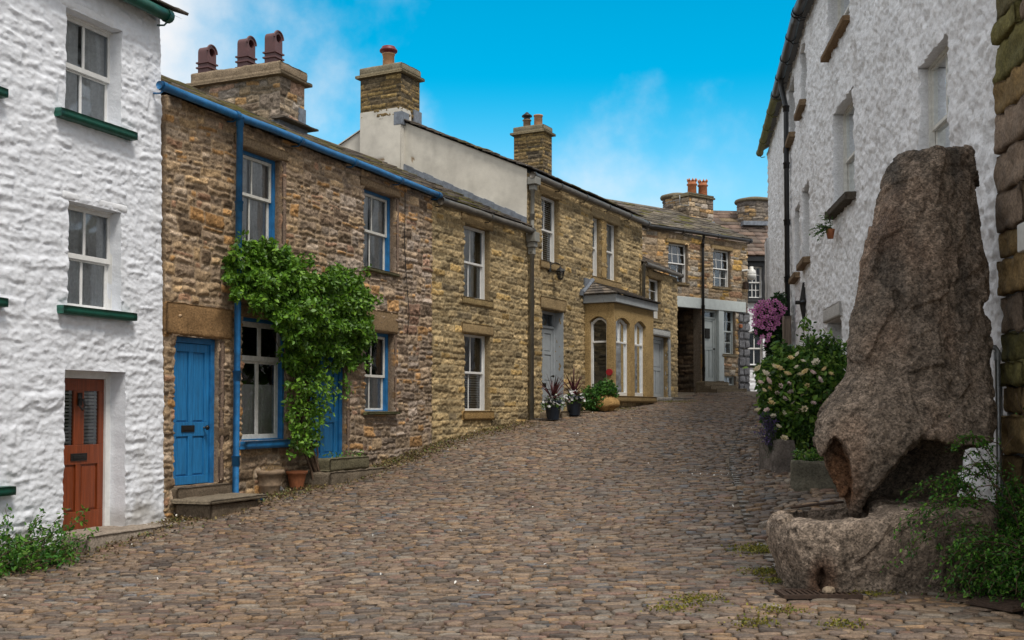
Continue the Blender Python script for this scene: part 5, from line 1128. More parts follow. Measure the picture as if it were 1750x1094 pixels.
q = atY(1442, 815, 9.5); dr = np.linalg.norm((V - q) / np.array([.30, .42, .46]), axis=1); c = mix(c, np.array([.17, .075, .03]), (.8 * sm((v - .25) * 5) * (1 - sm((dr - .4) / .5)))[:, None])   # iron stain below the spout
mb = MB(); mb.add(V, F, c); RB = tag(mb.build('granite_boulder', 'granite'), 'tall rough granite boulder standing on end behind the stone trough', 'boulder')
# trough
rings = []
gz = .12
for (z, ex, sc) in ((gz - .3, 0, .86), (gz - .02, 0, .88), (gz + .16, 0, .93), (gz + .32, 0, .99), (gz + .44, 0, 1.0), (gz + .52, 0, .985), (gz + .58, 0, .94), (gz + .59, 0, .8)):
    P = np.array([(1308, 9.35), (1322, 9.0), (1362, 8.72), (1420, 8.62), (1500, 8.60), (1600, 8.62), (1690, 8.75), (1710, 9.3), (1690, 10.0), (1600, 10.2), (1480, 10.1), (1400, 9.95), (1340, 9.75), (1312, 9.55)], float)
    XY = np.array([atY(px, 900, Yd)[:2] for px, Yd in P]); c0 = XY.mean(0); XY = c0 + (XY - c0) * sc; rings.append(np.c_[XY, np.full(len(XY), z)])
V, F = loft(rings); mb = MB(); mb.add(V, F)
P = [(1340, 9.48), (1352, 9.12), (1390, 8.95), (1440, 8.92), (1484, 9.0), (1500, 9.4), (1470, 9.85), (1380, 9.85), (1345, 9.68)]
A = np.array([[*atY(px, 870, Yd)[:2], gz + 1.2] for px, Yd in P]); c0 = A.mean(0); B = c0 + (A - c0) * .85; B[:, 2] = gz + .22; n = len(P); k = np.arange(n)
bas = cutter(np.r_[A, B], [np.stack([k, (k + 1) % n, (k + 1) % n + n, k + n], 1), np.arange(n)[::-1][None], (np.arange(n) + n)[None]])
q = atY(1412, 992, 8.60); t_ = np.linspace(0, 2 * np.pi, 13)[:-1]
A = np.array([q + np.array([.085 * math.cos(t) * (1.3 - .3 * math.sin(t)), -.4, .17 * math.sin(t)]) for t in t_]); B = np.array([q + np.array([.04 * math.cos(t), .24, .10 * math.sin(t)]) for t in t_]); k = np.arange(12)
slot = cutter(np.r_[A, B], [np.stack([k, (k + 1) % 12, (k + 1) % 12 + 12, k + 12], 1), np.arange(12)[::-1][None], (np.arange(12) + 12)[None]])
V, N, F = from_mods(mb, [('remesh', .03), ('cut', bas), ('cut', slot), ('remesh', .0135)], 'granite_trough')
V, c, s, v = granite(V, N, 25, .7); V[:, 2] += .09 * sm((V[:, 0] - 2.85) / .4) * sm((V[:, 2] - .3) / .4)
low = sm((gz + .30 - V[:, 2]) / .3); c = c * 1.25
c = mix(c, np.array([.1, .08, .06]), (.55 * low * sm((v - .35) * 4))[:, None]); dr = np.linalg.norm((V - q - np.array([0, 0, -.05])) / np.array([.15, .5, .3]), axis=1); c = mix(c, np.array([.10, .045, .022]), (.7 * sm((v - .3) * 5) * (1 - sm((dr - .5) / .5)))[:, None])
mb = MB(); mb.add(V, F, c); TR = tag(mb.build('granite_trough', 'granite'), 'rough granite water trough with a hollowed basin at the foot of the tall boulder', 'trough')
b = MB(); A = np.array([[*atY(px, 870, Yd)[:2], gz + .30] for px, Yd in P]); b.add(A, np.arange(len(A))[None]); wm, nt, bb_, _o = nmat('dark_water'); bb_.inputs['Base Color'].default_value = (.05, .03, .016, 1); bb_.inputs['Roughness'].default_value = .08
b.build('water', wm, TR, smooth=False)
b = MB(); tube(b, [atY(1352, 868, 9.55), atY(1395, 862, 9.55), atY(1442, 858, 9.5)], .012, 7); tag(b.build('iron_bar', 'rust'), 'thin iron bar lying across the basin of the granite trough', 'bar')
# drain grate
def flat_frame(px, py, turn): p = onG(px, py); return Fac(p[0], p[1], math.cos(turn), math.sin(turn))
f = flat_frame(1398, 1022, .02); z = float(g(*f.O)) + .012; b = MB(); L_, w2 = .62, .30
for a0, a1, o0, o1 in ((-L_ / 2, L_ / 2, -w2 / 2, -w2 / 2 + .03), (-L_ / 2, L_ / 2, w2 / 2 - .03, w2 / 2), (-L_ / 2, -L_ / 2 + .03, -w2 / 2 + .03, w2 / 2 - .03), (L_ / 2 - .03, L_ / 2, -w2 / 2 + .03, w2 / 2 - .03)): fbox(b, f, a0, a1, z, z + .03, o0, o1)
for k in range(13): x = -L_ / 2 + .03 + (L_ - .06) * (k + .5) / 13; fbox(b, f, x - .011, x + .011, z + .002, z + .026, -w2 / 2 + .03, w2 / 2 - .03)
GR = tag(b.build('drain_grate', 'rust', smooth=False), 'rusty barred drain grate set in the cobbles in front of the granite trough', 'drain grate')
b = MB(); fbox(b, f, -L_ / 2 + .02, L_ / 2 - .02, z - .2, z + .004, -w2 / 2 + .02, w2 / 2 - .02); b.build('drain_pit', 'dark', GR, smooth=False)
f = flat_frame(1735, 1040, .5); z = float(g(*f.O)) + .02; b = MB(); fbox(b, f, -.3, .3, z, z + .02, -.2, .2)
for k in range(9): fbox(b, f, -.27 + .06 * k, -.24 + .06 * k, z + .02, z + .03, -.18, .18)
tag(b.build('drain_cover', 'rust', smooth=False), 'ribbed rusty drain cover at the right edge of the cobbles under the shrub', 'drain cover')
def stone(name, px, py, sx, sy, sz, col, seed, label, cat, lift=0, mat='stone', rot=.2):
    p = onG(px, py); f = Fac(p[0], p[1], math.cos(rot), math.sin(rot)); z = p[2]
    th = np.linspace(0, np.pi, 15); ph = np.linspace(0, 2 * np.pi, 25)[:-1]; T, Pq = np.meshgrid(th, ph, indexing='ij')
    x = np.sin(T) * np.cos(Pq); y = np.sin(T) * np.sin(Pq); zz = np.cos(T)
    h = 1 + .5 * (fbm(x * 1.3 + seed, y * 1.3, zz * 1.3, 2, seed) - .5) + .25 * (1 - 2 * np.abs(vn(x * 2.2 + seed, y * 2.2, zz * 2.2, seed) - .5) - .5) + .08 * (fbm(x * 6, y * 6, zz * 6, 2, seed) - .5)
    h = np.where(zz < -.4, h * .85, h); V = f.w(x * h * sx, z + (zz * h + .72) * sz + lift, y * h * sy)
    n = fbm(x * 3, y * 3, zz * 3, 3, seed + 3); c = np.array(col) * (.7 + .6 * n)[..., None]; i = np.arange(14 * 24); a = i // 24; j = i % 24; j2 = (j + 1) % 24
    b = MB(); b.add(V.reshape(-1, 3), np.stack([a * 24 + j, a * 24 + j2, (a + 1) * 24 + j2, (a + 1) * 24 + j], 1), c.reshape(-1, 3)); return tag(b.build(name, mat), label, cat)
stone('loose_stone', 1416, 1022, .05, .045, .035, (.3, .23, .16), 3, 'small pale stone lying on the drain grate', 'stone', .03)
stone('sandstone_boulder', 1037, 704, .30, .26, .25, (.36, .22, .085), 9, 'orange-brown sandstone boulder on the cobbles before the bay window', 'boulder', rot=.5)
stone('loose_stone', 479, 842, .06, .05, .05, (.28, .27, .26), 12, 'small grey stone beside the weathered clay pot', 'stone')
stone('loose_stone', 1590, 1008, .07, .06, .045, (.3, .2, .15), 15, 'brown stone on the cobbles at the foot of the trough near the shrub', 'stone')
# ------------------------------------------------------------------ steel pipe beside the boulder
p0 = FR.w(FR.at(1706, 700, .12)[0], 0, .12); b = MB(); zt = atY(1706, 594, p0[1])[2]; zb = float(g(p0[0], p0[1]))
tube(b, [(p0[0], p0[1], zb - .05), (p0[0], p0[1], zt - .03), (p0[0] - .02, p0[1], zt), (p0[0] - .09, p0[1] + .01, zt + .005)], .024, 10); tube(b, [(p0[0], p0[1], zt - .12), (p0[0], p0[1], zt - .04)], .034, 10); tube(b, [(p0[0] + .05, p0[1] + .05, zb), (p0[0] + .05, p0[1] + .05, zt - .25)], .014, 8)
tag(b.build('steel_pipe', 'galv'), 'upright galvanised steel pipe against the white wall right of the boulder', 'pipe')
# ------------------------------------------------------------------ lantern, lamp, disc
s_, z_ = FH.at(953, 464, .15); LN = MB(); fbox(LN, FH, s_ - .22, s_ - .12, z_ - .02, z_ + .22, .0, .04); tube(LN, [FH.w(s_ - .17, z_ + .14, .03), FH.w(s_ - .1, z_ + .2, .14), FH.w(s_, z_ + .16, .22)], .014, 6)
p = FH.w(s_, z_ - .18, .22); lathe(LN, p, [(.0, -.02), (.05, -.02), (.055, .0), (.06, .02)], 8); lathe(LN, p, [(.10, .17), (.11, .18), (.08, .23), (.025, .27), (.015, .30), (.0, .31)], 8)
for k in range(8): t = k * math.pi / 4; tube(LN, [p + np.array([.07 * math.cos(t), .07 * math.sin(t), .01]), p + np.array([.095 * math.cos(t), .095 * math.sin(t), .18])], .008, 5)
LN = tag(LN.build('wall_lantern', 'iron', smooth=False), 'black iron lantern on the sandstone wall above the grey door', 'lantern'); b = MB(); lathe(b, p, [(.052, .01), (.09, .17)], 8); b.build('lantern_glass', 'glass', LN, smooth=False)
s_, z_ = FT.at(1277, 472, .1); b = MB(); c = FT.w(s_ - .02, z_, .3); lathe(b, (c[0], c[1], c[2] - .16), [(.01, 0), (.10, .02), (.15, .12), (.16, .2), (.12, .22)], 16); tube(b, [FT.w(s_ - .12, z_ + .18, .0), FT.w(s_ - .1, z_ + .18, .2), c + np.array([0, 0, .06])], .04, 8); lathe(b, (c[0], c[1], c[2] + .06), [(.15, 0), (.14, .1), (.07, .16), (.06, .24), (.0, .25)], 14)
FL = tag(b.build('wall_lamp', 'lampwhite'), 'white wall lamp at the corner of the cottage over the passage', 'lamp'); b = MB(); fbox(b, FT, s_ - .16, s_ + .02, z_ - .45, z_ - .2, .04, .16); b.build('junction_box', 'rust', FL, smooth=False, bevel=.02)
s_, z_ = fbf.at(1041, 636, .0); s2_, z2_ = lf.at(1041, 636, .03); b = MB(); t = np.linspace(0, 2 * np.pi, 25)[:-1]; k = np.arange(24)
A = np.array([lf.w(s2_ + .085 * math.cos(x), z2_ + .085 * math.sin(x), .03) for x in t]); B = np.array([lf.w(s2_ + .085 * math.cos(x), z2_ + .085 * math.sin(x), .0) for x in t]); b.add(np.r_[A, B], [k[None], np.stack([k, (k + 1) % 24, (k + 1) % 24 + 24, k + 24], 1)])
tag(b.build('red_disc', 'reddisc', smooth=False), 'round dark red disc fixed to the left pier of the bay window', 'disc')
# ------------------------------------------------------------------ plants
G_VINE = [(.07, .165, .012), (.11, .235, .018), (.165, .31, .028), (.05, .12, .012), (.095, .21, .02)]
G_ROSE = [(.05, .125, .02), (.085, .19, .028), (.13, .25, .035), (.035, .085, .016), (.18, .29, .045)]
G_SHRUB = [(.035, .125, .014), (.055, .17, .018), (.085, .22, .022), (.024, .08, .012), (.12, .25, .03)]
def leaves(mb, P, size, pal, r, out=None, flat=.5, ratio=.5, dirs=None):
    P = np.asarray(P, float); n = len(P); pal = np.array(pal)
    a = r.normal(size=(n, 3)); a[:, 2] -= .25
    if dirs is not None: a = a * .55 + dirs
    a /= np.linalg.norm(a, axis=1, keepdims=True)
    u = r.normal(size=(n, 3)) * (1 - flat) + np.array([0, 0, 1.0]) * flat
    if out is not None: u = u + out * 1.1
    b = np.cross(u, a); b /= np.maximum(np.linalg.norm(b, axis=1, keepdims=True), 1e-6); u = np.cross(a, b)
    L = (size * r.uniform(.6, 1.35, n))[:, None]; wv = L * ratio; lift = L * r.uniform(.0, .16, (n, 1))
    V = np.stack([P, P + a * L * .32 + b * wv * .5 + u * lift, P + a * L * .7 + b * wv * .36 + u * lift * .6, P + a * L - u * lift * .8, P + a * L * .7 - b * wv * .36 + u * lift * .6, P + a * L * .32 - b * wv * .5 + u * lift], 1)
    k = (np.arange(n) * 6)[:, None]; F = [k + np.array([[0, 1, 2, 3]]), k + np.array([[0, 3, 4, 5]])]
    c = pal[r.integers(len(pal), size=n)] * r.uniform(.65, 1.35, (n, 1)); c = np.repeat(c, 6, 0)
    return mb.add(V.reshape(-1, 3), [f.reshape(-1, 4) for f in F], c)
def inpoly(P, poly):
    x, y = P[:, 0], P[:, 1]; ins = np.zeros(len(P), bool); q = np.array(poly, float)
    for (x0, y0), (x1, y1) in zip(q, np.roll(q, -1, 0)):
        c = ((y0 > y) != (y1 > y)) & (x < (x1 - x0) * (y - y0) / (y1 - y0 + 1e-9) + x0); ins ^= c
    return ins
def curve(p, d, L, n, r, grav=.4, wob=.15):
    pts = [np.array(p, float)]; d = np.array(d, float); d /= np.linalg.norm(d)
    for _ in range(n): d = d + np.array([0, 0, -grav / n]) + r.normal(size=3) * wob / math.sqrt(n); d /= np.linalg.norm(d); pts.append(pts[-1] + d * L / n)
    return np.array(pts)
def thin(mb, pts, r0, col, seg=5): return tube(mb, pts, np.linspace(r0, r0 * .4, len(pts)), seg, col)
r = np.random.default_rng(77)
# climbing vine on the blue-door cottage
POLY = [(386, 442), (400, 422), (420, 416), (447, 418), (475, 424), (500, 440), (528, 458), (556, 466), (585, 455), (607, 466), (626, 484), (640, 515), (642, 555), (632, 596), (612, 622), (585, 636), (568, 604), (548, 612), (556, 650), (562, 690), (548, 730), (540, 768), (520, 785), (500, 772), (492, 730), (500, 690), (492, 650), (486, 610), (482, 575), (462, 545), (430, 520), (405, 500), (392, 472)]
pp = np.c_[r.uniform(380, 636, 60000), r.uniform(412, 790, 60000)]
nz = fbm(pp[:, 0] / 26, pp[:, 1] / 26, o=2, seed=55); jit = pp + (np.stack([fbm(pp[:, 0] / 14, pp[:, 1] / 14, o=2, seed=56), fbm(pp[:, 0] / 14, pp[:, 1] / 14, o=2, seed=57)], 1) - .5) * 46
pp = pp[inpoly(jit, POLY)]
cen = np.array([520, 540.]); low = sm((pp[:, 1] - 600) / 60)
keep = r.random(len(pp)) < mix(1.0, .26, low); pp = pp[keep]; low = low[keep]
hp = fbm(pp[:, 0] / 24, pp[:, 1] / 20, o=2, seed=58); dcen = np.hypot((pp[:, 0] - 515) / 125, (pp[:, 1] - 515) / 110)
bul = .10 + .42 * np.clip(1 - dcen ** 2 * .8, 0, 1) * (1 - low) + .16 * low + .45 * (hp - .4)
P3 = []; 
for (px, py), bb in zip(pp, np.maximum(bul, .05)):
    o = .04 + (bb) * (1 - r.random() ** 1.8 * .6); P3.append(FB.w(*FB.at(px, py, o), o))
P3 = np.array(P3); nn3 = np.array([*FB.n, 0])
P3 = P3[r.permutation(len(P3))[:20000]]
base_v = FB.w(FB.at(520, 800)[0], float(g(*FB.w(FB.at(520, 800)[0], 0, .3)[:2])), .28)
VN = empty('climbing_vine', base_v, 'dense green climbing vine spreading over the window and second blue door of the rubble cottage', 'climbing plant')
SHOOT = []
for (px, py) in ((392, 430), (405, 416), (450, 412), (510, 432), (560, 452), (612, 466), (640, 500), (646, 560), (630, 610), (590, 640), (400, 500), (430, 525), (575, 660), (560, 700), (480, 600), (488, 680), (588, 648)):
    for j in range(2):
        a = FB.w(*FB.at(px + r.normal(0, 6), py + r.normal(0, 5), .22), .22); C_ = curve(a, np.array([*(FB.n * .6 + FB.d * r.normal(0, .7)), r.normal(.25 if py < 470 else -.5, .4)]), r.uniform(.14, .34), 6, r, .9, .2); SHOOT.append(C_); P3 = np.r_[P3, np.repeat(C_[1:], 2, 0) + r.normal(0, .02, (12, 3))]
mb = leaves(MB(), P3, .072, G_VINE, r, out=nn3 + np.array([0, 0, .35]), flat=.35, ratio=.62); mb.build('foliage', 'leaf', VN, smooth=False)
mb = MB()
for k in range(16):
    x0 = 518 + r.normal(0, 9); tgt = [(r.uniform(495, 560), r.uniform(590, 700)), (r.uniform(470, 600), r.uniform(500, 600))]
    pts = [base_v + np.array([r.normal(0, .04), r.normal(0, .03), -.02])] + [FB.w(*FB.at(px, py, .10 + .08 * r.random()), .10 + .08 * r.random()) for px, py in [(x0, 720)] + tgt]
    pts = np.array(pts); t = np.linspace(0, 3, 13); Q = np.stack([np.interp(t, np.arange(4), pts[:, j]) for j in range(3)], 1) + r.normal(0, .018, (13, 3)); thin(mb, Q, r.uniform(.008, .022), (.1, .06, .03))
for C_ in SHOOT: thin(mb, C_, .004, (.08, .09, .03), 4)
mb.build('stem', 'bark', VN)
# flower pots by the vine
def pot(name, p, r0, h, mat, label, cat='flower pot', ring=True, group=None):
    E_ = empty(name, p, label, cat, group); m = MB()
    pr = [(r0 * .66, 0), (r0 * .86, h * .55), (r0 * .97, h * .82), (r0 * 1.1, h * .84), (r0 * 1.12, h), (r0 * .98, h), (r0 * .92, h * .86)]
    if ring: pr = [(r0 * .70, 0), (r0 * .74, h * .05), (r0 * .80, h * .36), (r0 * .87, h * .40), (r0 * .84, h * .45), (r0 * .95, h * .80), (r0 * 1.1, h * .84), (r0 * 1.13, h * .93), (r0 * 1.08, h), (r0 * .95, h), (r0 * .9, h * .86)]
    lathe(m, p, pr, 26); m.build('pot', mat, E_); m = MB(); lathe(m, p, [(r0 * .93, h * .86), (.01, h * .90)], 20); m.build('soil', 'soil', E_); return E_
def potpos(px, py): q = onG(px, py); return q
q = potpos(459, 846); sc_ = q[1] / FPX; q[2] -= .01
E1 = pot('flower_pot', q, 24 * sc_, 44 * sc_, 'weatherpot', 'weathered clay pot of dry stalks under the lace-curtained window')
m = MB(); 
for k in range(26): thin(m, curve(q + np.array([r.normal(0, .06), r.normal(0, .06), 40 * sc_]), r.normal(size=3) * .5 + np.array([.25, 0, .8]), r.uniform(.1, .3), 5, r, 1.2), .004, (.2, .13, .06), 4)
m.build('dry_stalks', m_col('straw', (.28, .18, .075), .9), E1)
q = potpos(507, 836); sc_ = q[1] / FPX
pot('flower_pot', q, 16.5 * sc_, 31 * sc_, 'terracotta', 'plain terracotta pot holding the foot of the climbing vine', ring=False)
# trough and stone by second blue door
zt_ = float(g(*FB.w((d2[0] + d2[1]) / 2, 0, .3)[:2])); s0_ = FB.at(541, 815, .3)[0]; s1_ = FB.at(634, 815, .3)[0]
b = MB(); rblock(b, FB, s0_, s1_ + .1, zt_ - .2, zt_ + .16, .0, .55, (.15, .12, .085), .04, .025, .05, 51); b.build('doorstep', 'stone', H2)
s0_ = FB.at(546, 800, .3)[0]; s1_ = FB.at(614, 800, .3)[0]; SE = empty('stone_planter', FB.w((s0_ + s1_) / 2, zt_ + .16, .33), 'low mossy stone planter on the step of the second blue door', 'planter')
b = MB(); rblock(b, FB, s0_, s1_, zt_ + .163, zt_ + .36, .22, .5, (.13, .115, .07), .025, .015, .04, 52); b.build('box', 'stone', SE); m = MB(); P_ = FB.w(r.uniform(s0_ + .05, s1_ - .05, 90), r.uniform(zt_ + .35, zt_ + .45, 90), r.uniform(.26, .46, 90)); leaves(m, P_, .05, G_ROSE, r); m.build('seedling', 'leaf', SE, smooth=False)
# two navy pots by the grey door
FLW = {}
def cordyline(px, py, label, seed):
    q = potpos(px, py); q2 = FH.at(px, py, .62); q = FH.w(q2[0], float(g(*FH.w(q2[0], 0, .62)[:2])) + .03, .62); sc_ = q[1] / FPX; rr = np.random.default_rng(seed)
    E_ = pot('planted_pot', q, 15 * sc_, 33 * sc_, 'navy', label, ring=False, group='navy pots by the grey door'); h = 32 * sc_
    m = MB(); 
    for k in range(46):
        el = rr.uniform(.35, 1.45); az = rr.uniform(0, 6.28); d = np.array([math.cos(az) * math.cos(el), math.sin(az) * math.cos(el), math.sin(el)]); C_ = curve(q + np.array([0, 0, h * 1.0]), d, rr.uniform(.45, .75), 6, rr, .75, .05); sd = np.cross(d, [0, 0, 1]); sd /= np.linalg.norm(sd); w_ = np.array([.011, .019, .02, .018, .014, .009, .002])[:, None]
        V = np.concatenate([C_ + sd * w_, C_ - sd * w_]); k_ = np.arange(6); m.add(V, np.stack([k_, k_ + 1, k_ + 8, k_ + 7], 1), np.array([.075, .022, .025]) * rr.uniform(.5, 1.6))
    m.build('spiky_leaves', 'leaf', E_, smooth=False)
    m = MB(); n = 420; th = rr.uniform(0, 6.28, n); ra = 21 * sc_ * np.sqrt(rr.random(n)); zz = h + .08 * np.cos(ra / (21 * sc_) * 1.9) + rr.normal(0, .03, n) - .12 * (ra / (21 * sc_)) ** 3
    P_ = np.stack([q[0] + ra * np.cos(th), q[1] + ra * np.sin(th), q[2] + zz], 1); leaves(m, P_, .055, G_ROSE, rr); m.build('trailing_leaves', 'leaf', E_, smooth=False)
    k = rr.permutation(n); k = k[(P_[k, 1] < q[1] + .06)][:46]
    for i_, kk in enumerate(k):
        p = P_[kk] + np.array([0, -.03, .035]); red = px > 970 and i_ % 9 == 0; key = 'red' if red else 'white'
        if key not in FLW:
            m = MB()
            for j in range(5):
                a = j * 1.2566; d = np.array([math.cos(a), math.sin(a), .12]); s_ = np.array([-math.sin(a), math.cos(a), 0]); m.add(np.array([d * .002, d * .02 + s_ * .016, d * .036, d * .02 - s_ * .016]), np.array([[0, 1, 2, 3]]), (.3, .03, .07) if red else (.8, .8, .8))
            o = FLW[key] = m.build('flower', 'petal', E_, smooth=False)
        else: o = dup(FLW[key], parent=E_)
        o.location = p - W[E_.name]; o.rotation_euler = (rr.uniform(.2, 1.3), rr.uniform(-.6, .6), rr.uniform(0, 3))
    return E_
cordyline(945, 712, 'navy pot of white flowers with a dark red spiky cordyline, standing nearest the drainpipe', 5)
cordyline(981, 709, 'navy pot of white flowers with a dark red spiky cordyline, standing nearest the sandstone boulder', 6)
# shrub under the bay
def blob(P, c, rad, n, rr, shell=.55):
    d = rr.normal(size=(n, 3)); d /= np.linalg.norm(d, axis=1, keepdims=True); t = rr.random(n) ** (1 / 3) * (1 - shell) + shell * (rr.random(n) ** .4)
    k = .72 + .6 * fbm(d[:, 0] * 2.3 + c[0], d[:, 1] * 2.3, d[:, 2] * 2.3 + c[2], 2, 3); return np.r_[P, c + d * (t * k)[:, None] * rad] if len(P) else c + d * (t * k)[:, None] * rad
s_ = FH.at(1016, 680, .5)[0]; q = FH.w(s_, float(g(*FH.w(s_, 0, .5)[:2])), .45); SHB = empty('leafy_shrub', q, 'low leafy green shrub between the navy pots and the bay window', 'shrub')
m = MB(); P_ = blob([], q + np.array([0, 0, .32]), np.array([.34, .4, .34]), 900, r); P_ = blob(P_, q + np.array([.32, .1, .5]), np.array([.3, .35, .3]), 800, r); leaves(m, P_, .085, [(.05, .14, .02), (.08, .2, .03), (.03, .09, .015)], r, ratio=.6); m.build('foliage', 'leaf', SHB, smooth=False)
m = MB()
for k in range(12): thin(m, curve(q, r.normal(size=3) * .5 + np.array([.2, 0, 1]), .6, 5, r, 0), .008, (.07, .05, .03))
m.build('stem', 'bark', SHB)
# creeper leaf on the grey annexe door jamb side
# rose bush
q = onG(1362, 802); q[1] = 16.6; q = atY(1365, 700, 16.4); zg = float(g(q[0], q[1])); sc_ = 16.4 / FPX
RS = empty('rose_bush', (q[0], q[1], zg), 'large cream-flowered rose bush growing beside the granite boulder', 'rose bush'); rr = np.random.default_rng(9)
C0 = lambda px, py, dy=0: atY(px, py, 16.4 + dy)
P_ = []
for (px, py, rx, rz, dy, n) in ((1365, 650, 66, 62, 0, 5200), (1345, 690, 50, 62, -.2, 3200), (1400, 635, 44, 48, .2, 2600), (1322, 650, 30, 40, -.1, 1300), (1390, 715, 44, 60, .1, 2600), (1352, 735, 36, 34, -.1, 1200), (1420, 620, 26, 34, .2, 800)):
    P_ = blob(P_, C0(px, py, dy), np.array([rx * sc_, .5, rz * sc_]), int(n * 1.0), rr, .6)
SPR = []
m2 = MB()
for (px, py, tx, ty) in ((1370, 620, 1374, 540), (1368, 620, 1400, 575), (1400, 610, 1432, 580), (1420, 610, 1440, 590), (1340, 600, 1325, 590), (1380, 610, 1385, 560), (1310, 640, 1296, 628), (1430, 640, 1445, 625), (1390, 600, 1412, 566), (1312, 690, 1300, 700)):
    a, c = C0(px, py), C0(tx, ty); t = np.linspace(0, 1, 9)[:, None]; Q = a + (c - a) * t + rr.normal(0, .018, (9, 3)); thin(m2, Q, .008, (.06, .08, .03)); SPR.append(Q[3:])
for Q in SPR: P_ = np.r_[P_, np.repeat(Q, 7, 0) + rr.normal(0, .045, (len(Q) * 7, 3))]
m = leaves(MB(), P_, .085, G_ROSE, rr, ratio=.55, flat=.45); m.build('foliage', 'leaf', RS, smooth=False)
for k in range(18): 
    e = C0(rr.uniform(1320, 1420), rr.uniform(620, 720), rr.normal(0, .2)); a = np.array([q[0] + rr.normal(0, .1), q[1] + rr.normal(0, .1), zg]); t = np.linspace(0, 1, 8)[:, None]; thin(m2, a + (e - a) * t + rr.normal(0, .02, (8, 3)), .014, (.06, .05, .03))
m2.build('stem', 'bark', RS)
def rose(col, rad, seed, mat='petal'):
    rr = np.random.default_rng(seed); m = MB()
    for ring, (n, rd, tilt, zz) in enumerate(((3, .35, 1.5, .22), (5, .6, 1.35, .08), (6, .85, 1.1, -.10), (6, 1.0, .75, -.22))):
        for k in range(n):
            az = 2 * np.pi * k / n + ring * .6 + rr.normal(0, .12); u = np.linspace(-1, 1, 4); v = np.linspace(0, 1, 4); U, Vv = np.meshgrid(u, v); wd_ = rd * .75 * np.sin(Vv * 2.2 + .55)
            ra = rd * .25 + Vv * rd * .75 * math.cos(tilt) ; hz_ = zz + Vv * rd * .75 * math.sin(tilt) * 1.0 - .12 * Vv ** 3; a_ = U * wd_ / max(rd, .2) * .62
            X = (ra + .12) * np.cos(az + a_); Y = (ra + .12) * np.sin(az + a_); V = np.stack([X, Y, hz_], -1).reshape(-1, 3) * rad; m.add(V, gridF(4, 4), np.array(col) * rr.uniform(.85, 1.1))
    return m
ROSE = [(1323, 628), (1308, 640), (1331, 631), (1312, 652), (1296, 632), (1395, 620), (1377, 637), (1388, 638), (1368, 642), (1353, 672), (1341, 683), (1356, 691), (1358, 702), (1339, 707), (1318, 690), (1299, 655), (1295, 702), (1364, 606), (1351, 613), (1334, 660), (1340, 750), (1372, 618), (1410, 632), (1311, 702), (1317, 683), (1362, 628), (1345, 640), (1328, 672), (1305, 668), (1335, 645), (1380, 660), (1400, 650), (1371, 676), (1322, 712), (1420, 640), (1348, 656), (1375, 700), (1330, 730), (1314, 664), (1390, 690)]
first = None
for k, (px, py) in enumerate(ROSE):
    big = k in (0, 2, 3, 4, 5, 9, 1, 7, 6, 12); R_ = rr.uniform(.072, .086) if big else rr.uniform(.04, .065)
    p = C0(px, py, -.52 - .12 * rr.random())
    o = rose(((.86, .76, .52), (.88, .82, .66), (.84, .68, .36), (.84, .66, .64))[k % 4 if k not in (9, 10) else 3], R_, 300 + k).build('bloom', 'petal', RS); o.location = p - W[RS.name]; o.rotation_euler = (rr.uniform(.3, 1.1), rr.uniform(-.5, .5), rr.uniform(0, 6)); 
# planters at its foot
def planter(px0, px1, pyt, pyb, Y, dep, col, label, seed, rot):
    a = atY(px0, pyb, Y); c = atY(px1, pyb, Y); f = Fac(a[0], a[1], math.cos(rot), math.sin(rot)); L = (c[0] - a[0]) / math.cos(rot); zg_ = float(g(a[0], a[1])); zt_ = atY(px0, pyt, Y)[2]
    E_ = empty('stone_planter', (a[0] + L / 2, a[1] + .2, zg_), label, 'planter'); f.n = -np.array([f.d[1], -f.d[0]]) ; b = MB(); t_ = .06
    for (s0, s1, o0, o1) in ((0, L, 0, t_), (0, L, dep - t_, dep), (0, t_, t_, dep - t_), (L - t_, L, t_, dep - t_)): rblock(b, f, s0, s1, zg_ - .05, zt_, o0, o1, col, .025, .026, .04, seed + int(o1 * 50), cvar=.5)
    b.build('box', 'stone', E_); b = MB(); fbox(b, f, t_, L - t_, zg_, zt_ - .05, t_, dep - t_); b.build('soil', 'soil', E_, smooth=False); return E_, f, L, zt_
planter(1321, 1362, 752, 800, 15.9, .55, (.17, .145, .125), 'grey stone planter at the foot of the rose bush and lavender', 61, .18)
E_, f, L, zt_ = planter(1352, 1425, 788, 832, 13.9, .40, (.125, .115, .085), 'rough stone planter with low green plants beside the boulder', 71, -.75 + .5)
m = MB(); P_ = f.w(r.uniform(.05, L, 420), zt_ + r.uniform(-.04, .14, 420), r.uniform(.05, .38, 420)); leaves(m, P_, .06, G_ROSE, r, ratio=.4); m.build('seedling', 'leaf', E_, smooth=False)
# lavender
q = atY(1312, 770, 16.0); zg = float(g(q[0], q[1])); LV = empty('lavender', (q[0], q[1], zg), 'lavender clump with purple spikes left of the stone planter', 'lavender'); m = MB(); m2 = MB()
for k in range(75):
    tgt = atY(r.normal(1311, 7), r.uniform(702, 758), 16 + r.normal(0, .1)); a = np.array([q[0] + .13 + r.normal(0, .04), q[1], zg + .25]); Q = a + (tgt - a) * np.linspace(0, 1, 6)[:, None] + r.normal(0, .008, (6, 3)); thin(m, Q, .004, (.07, .10, .05), 4); leaves(m2, np.repeat(Q[4:], 6, 0) + r.normal(0, .012, (12, 3)), .028, [(.10, .07, .19), (.14, .09, .24), (.08, .06, .13)], r); leaves(m, np.repeat(Q[:4], 3, 0) + r.normal(0, .012, (12, 3)), .04, [(.08, .11, .06)], r, ratio=.2)
m.build('stem', 'leaf', LV, smooth=False); m2.build('flower_spikes', 'petal', LV, smooth=False)
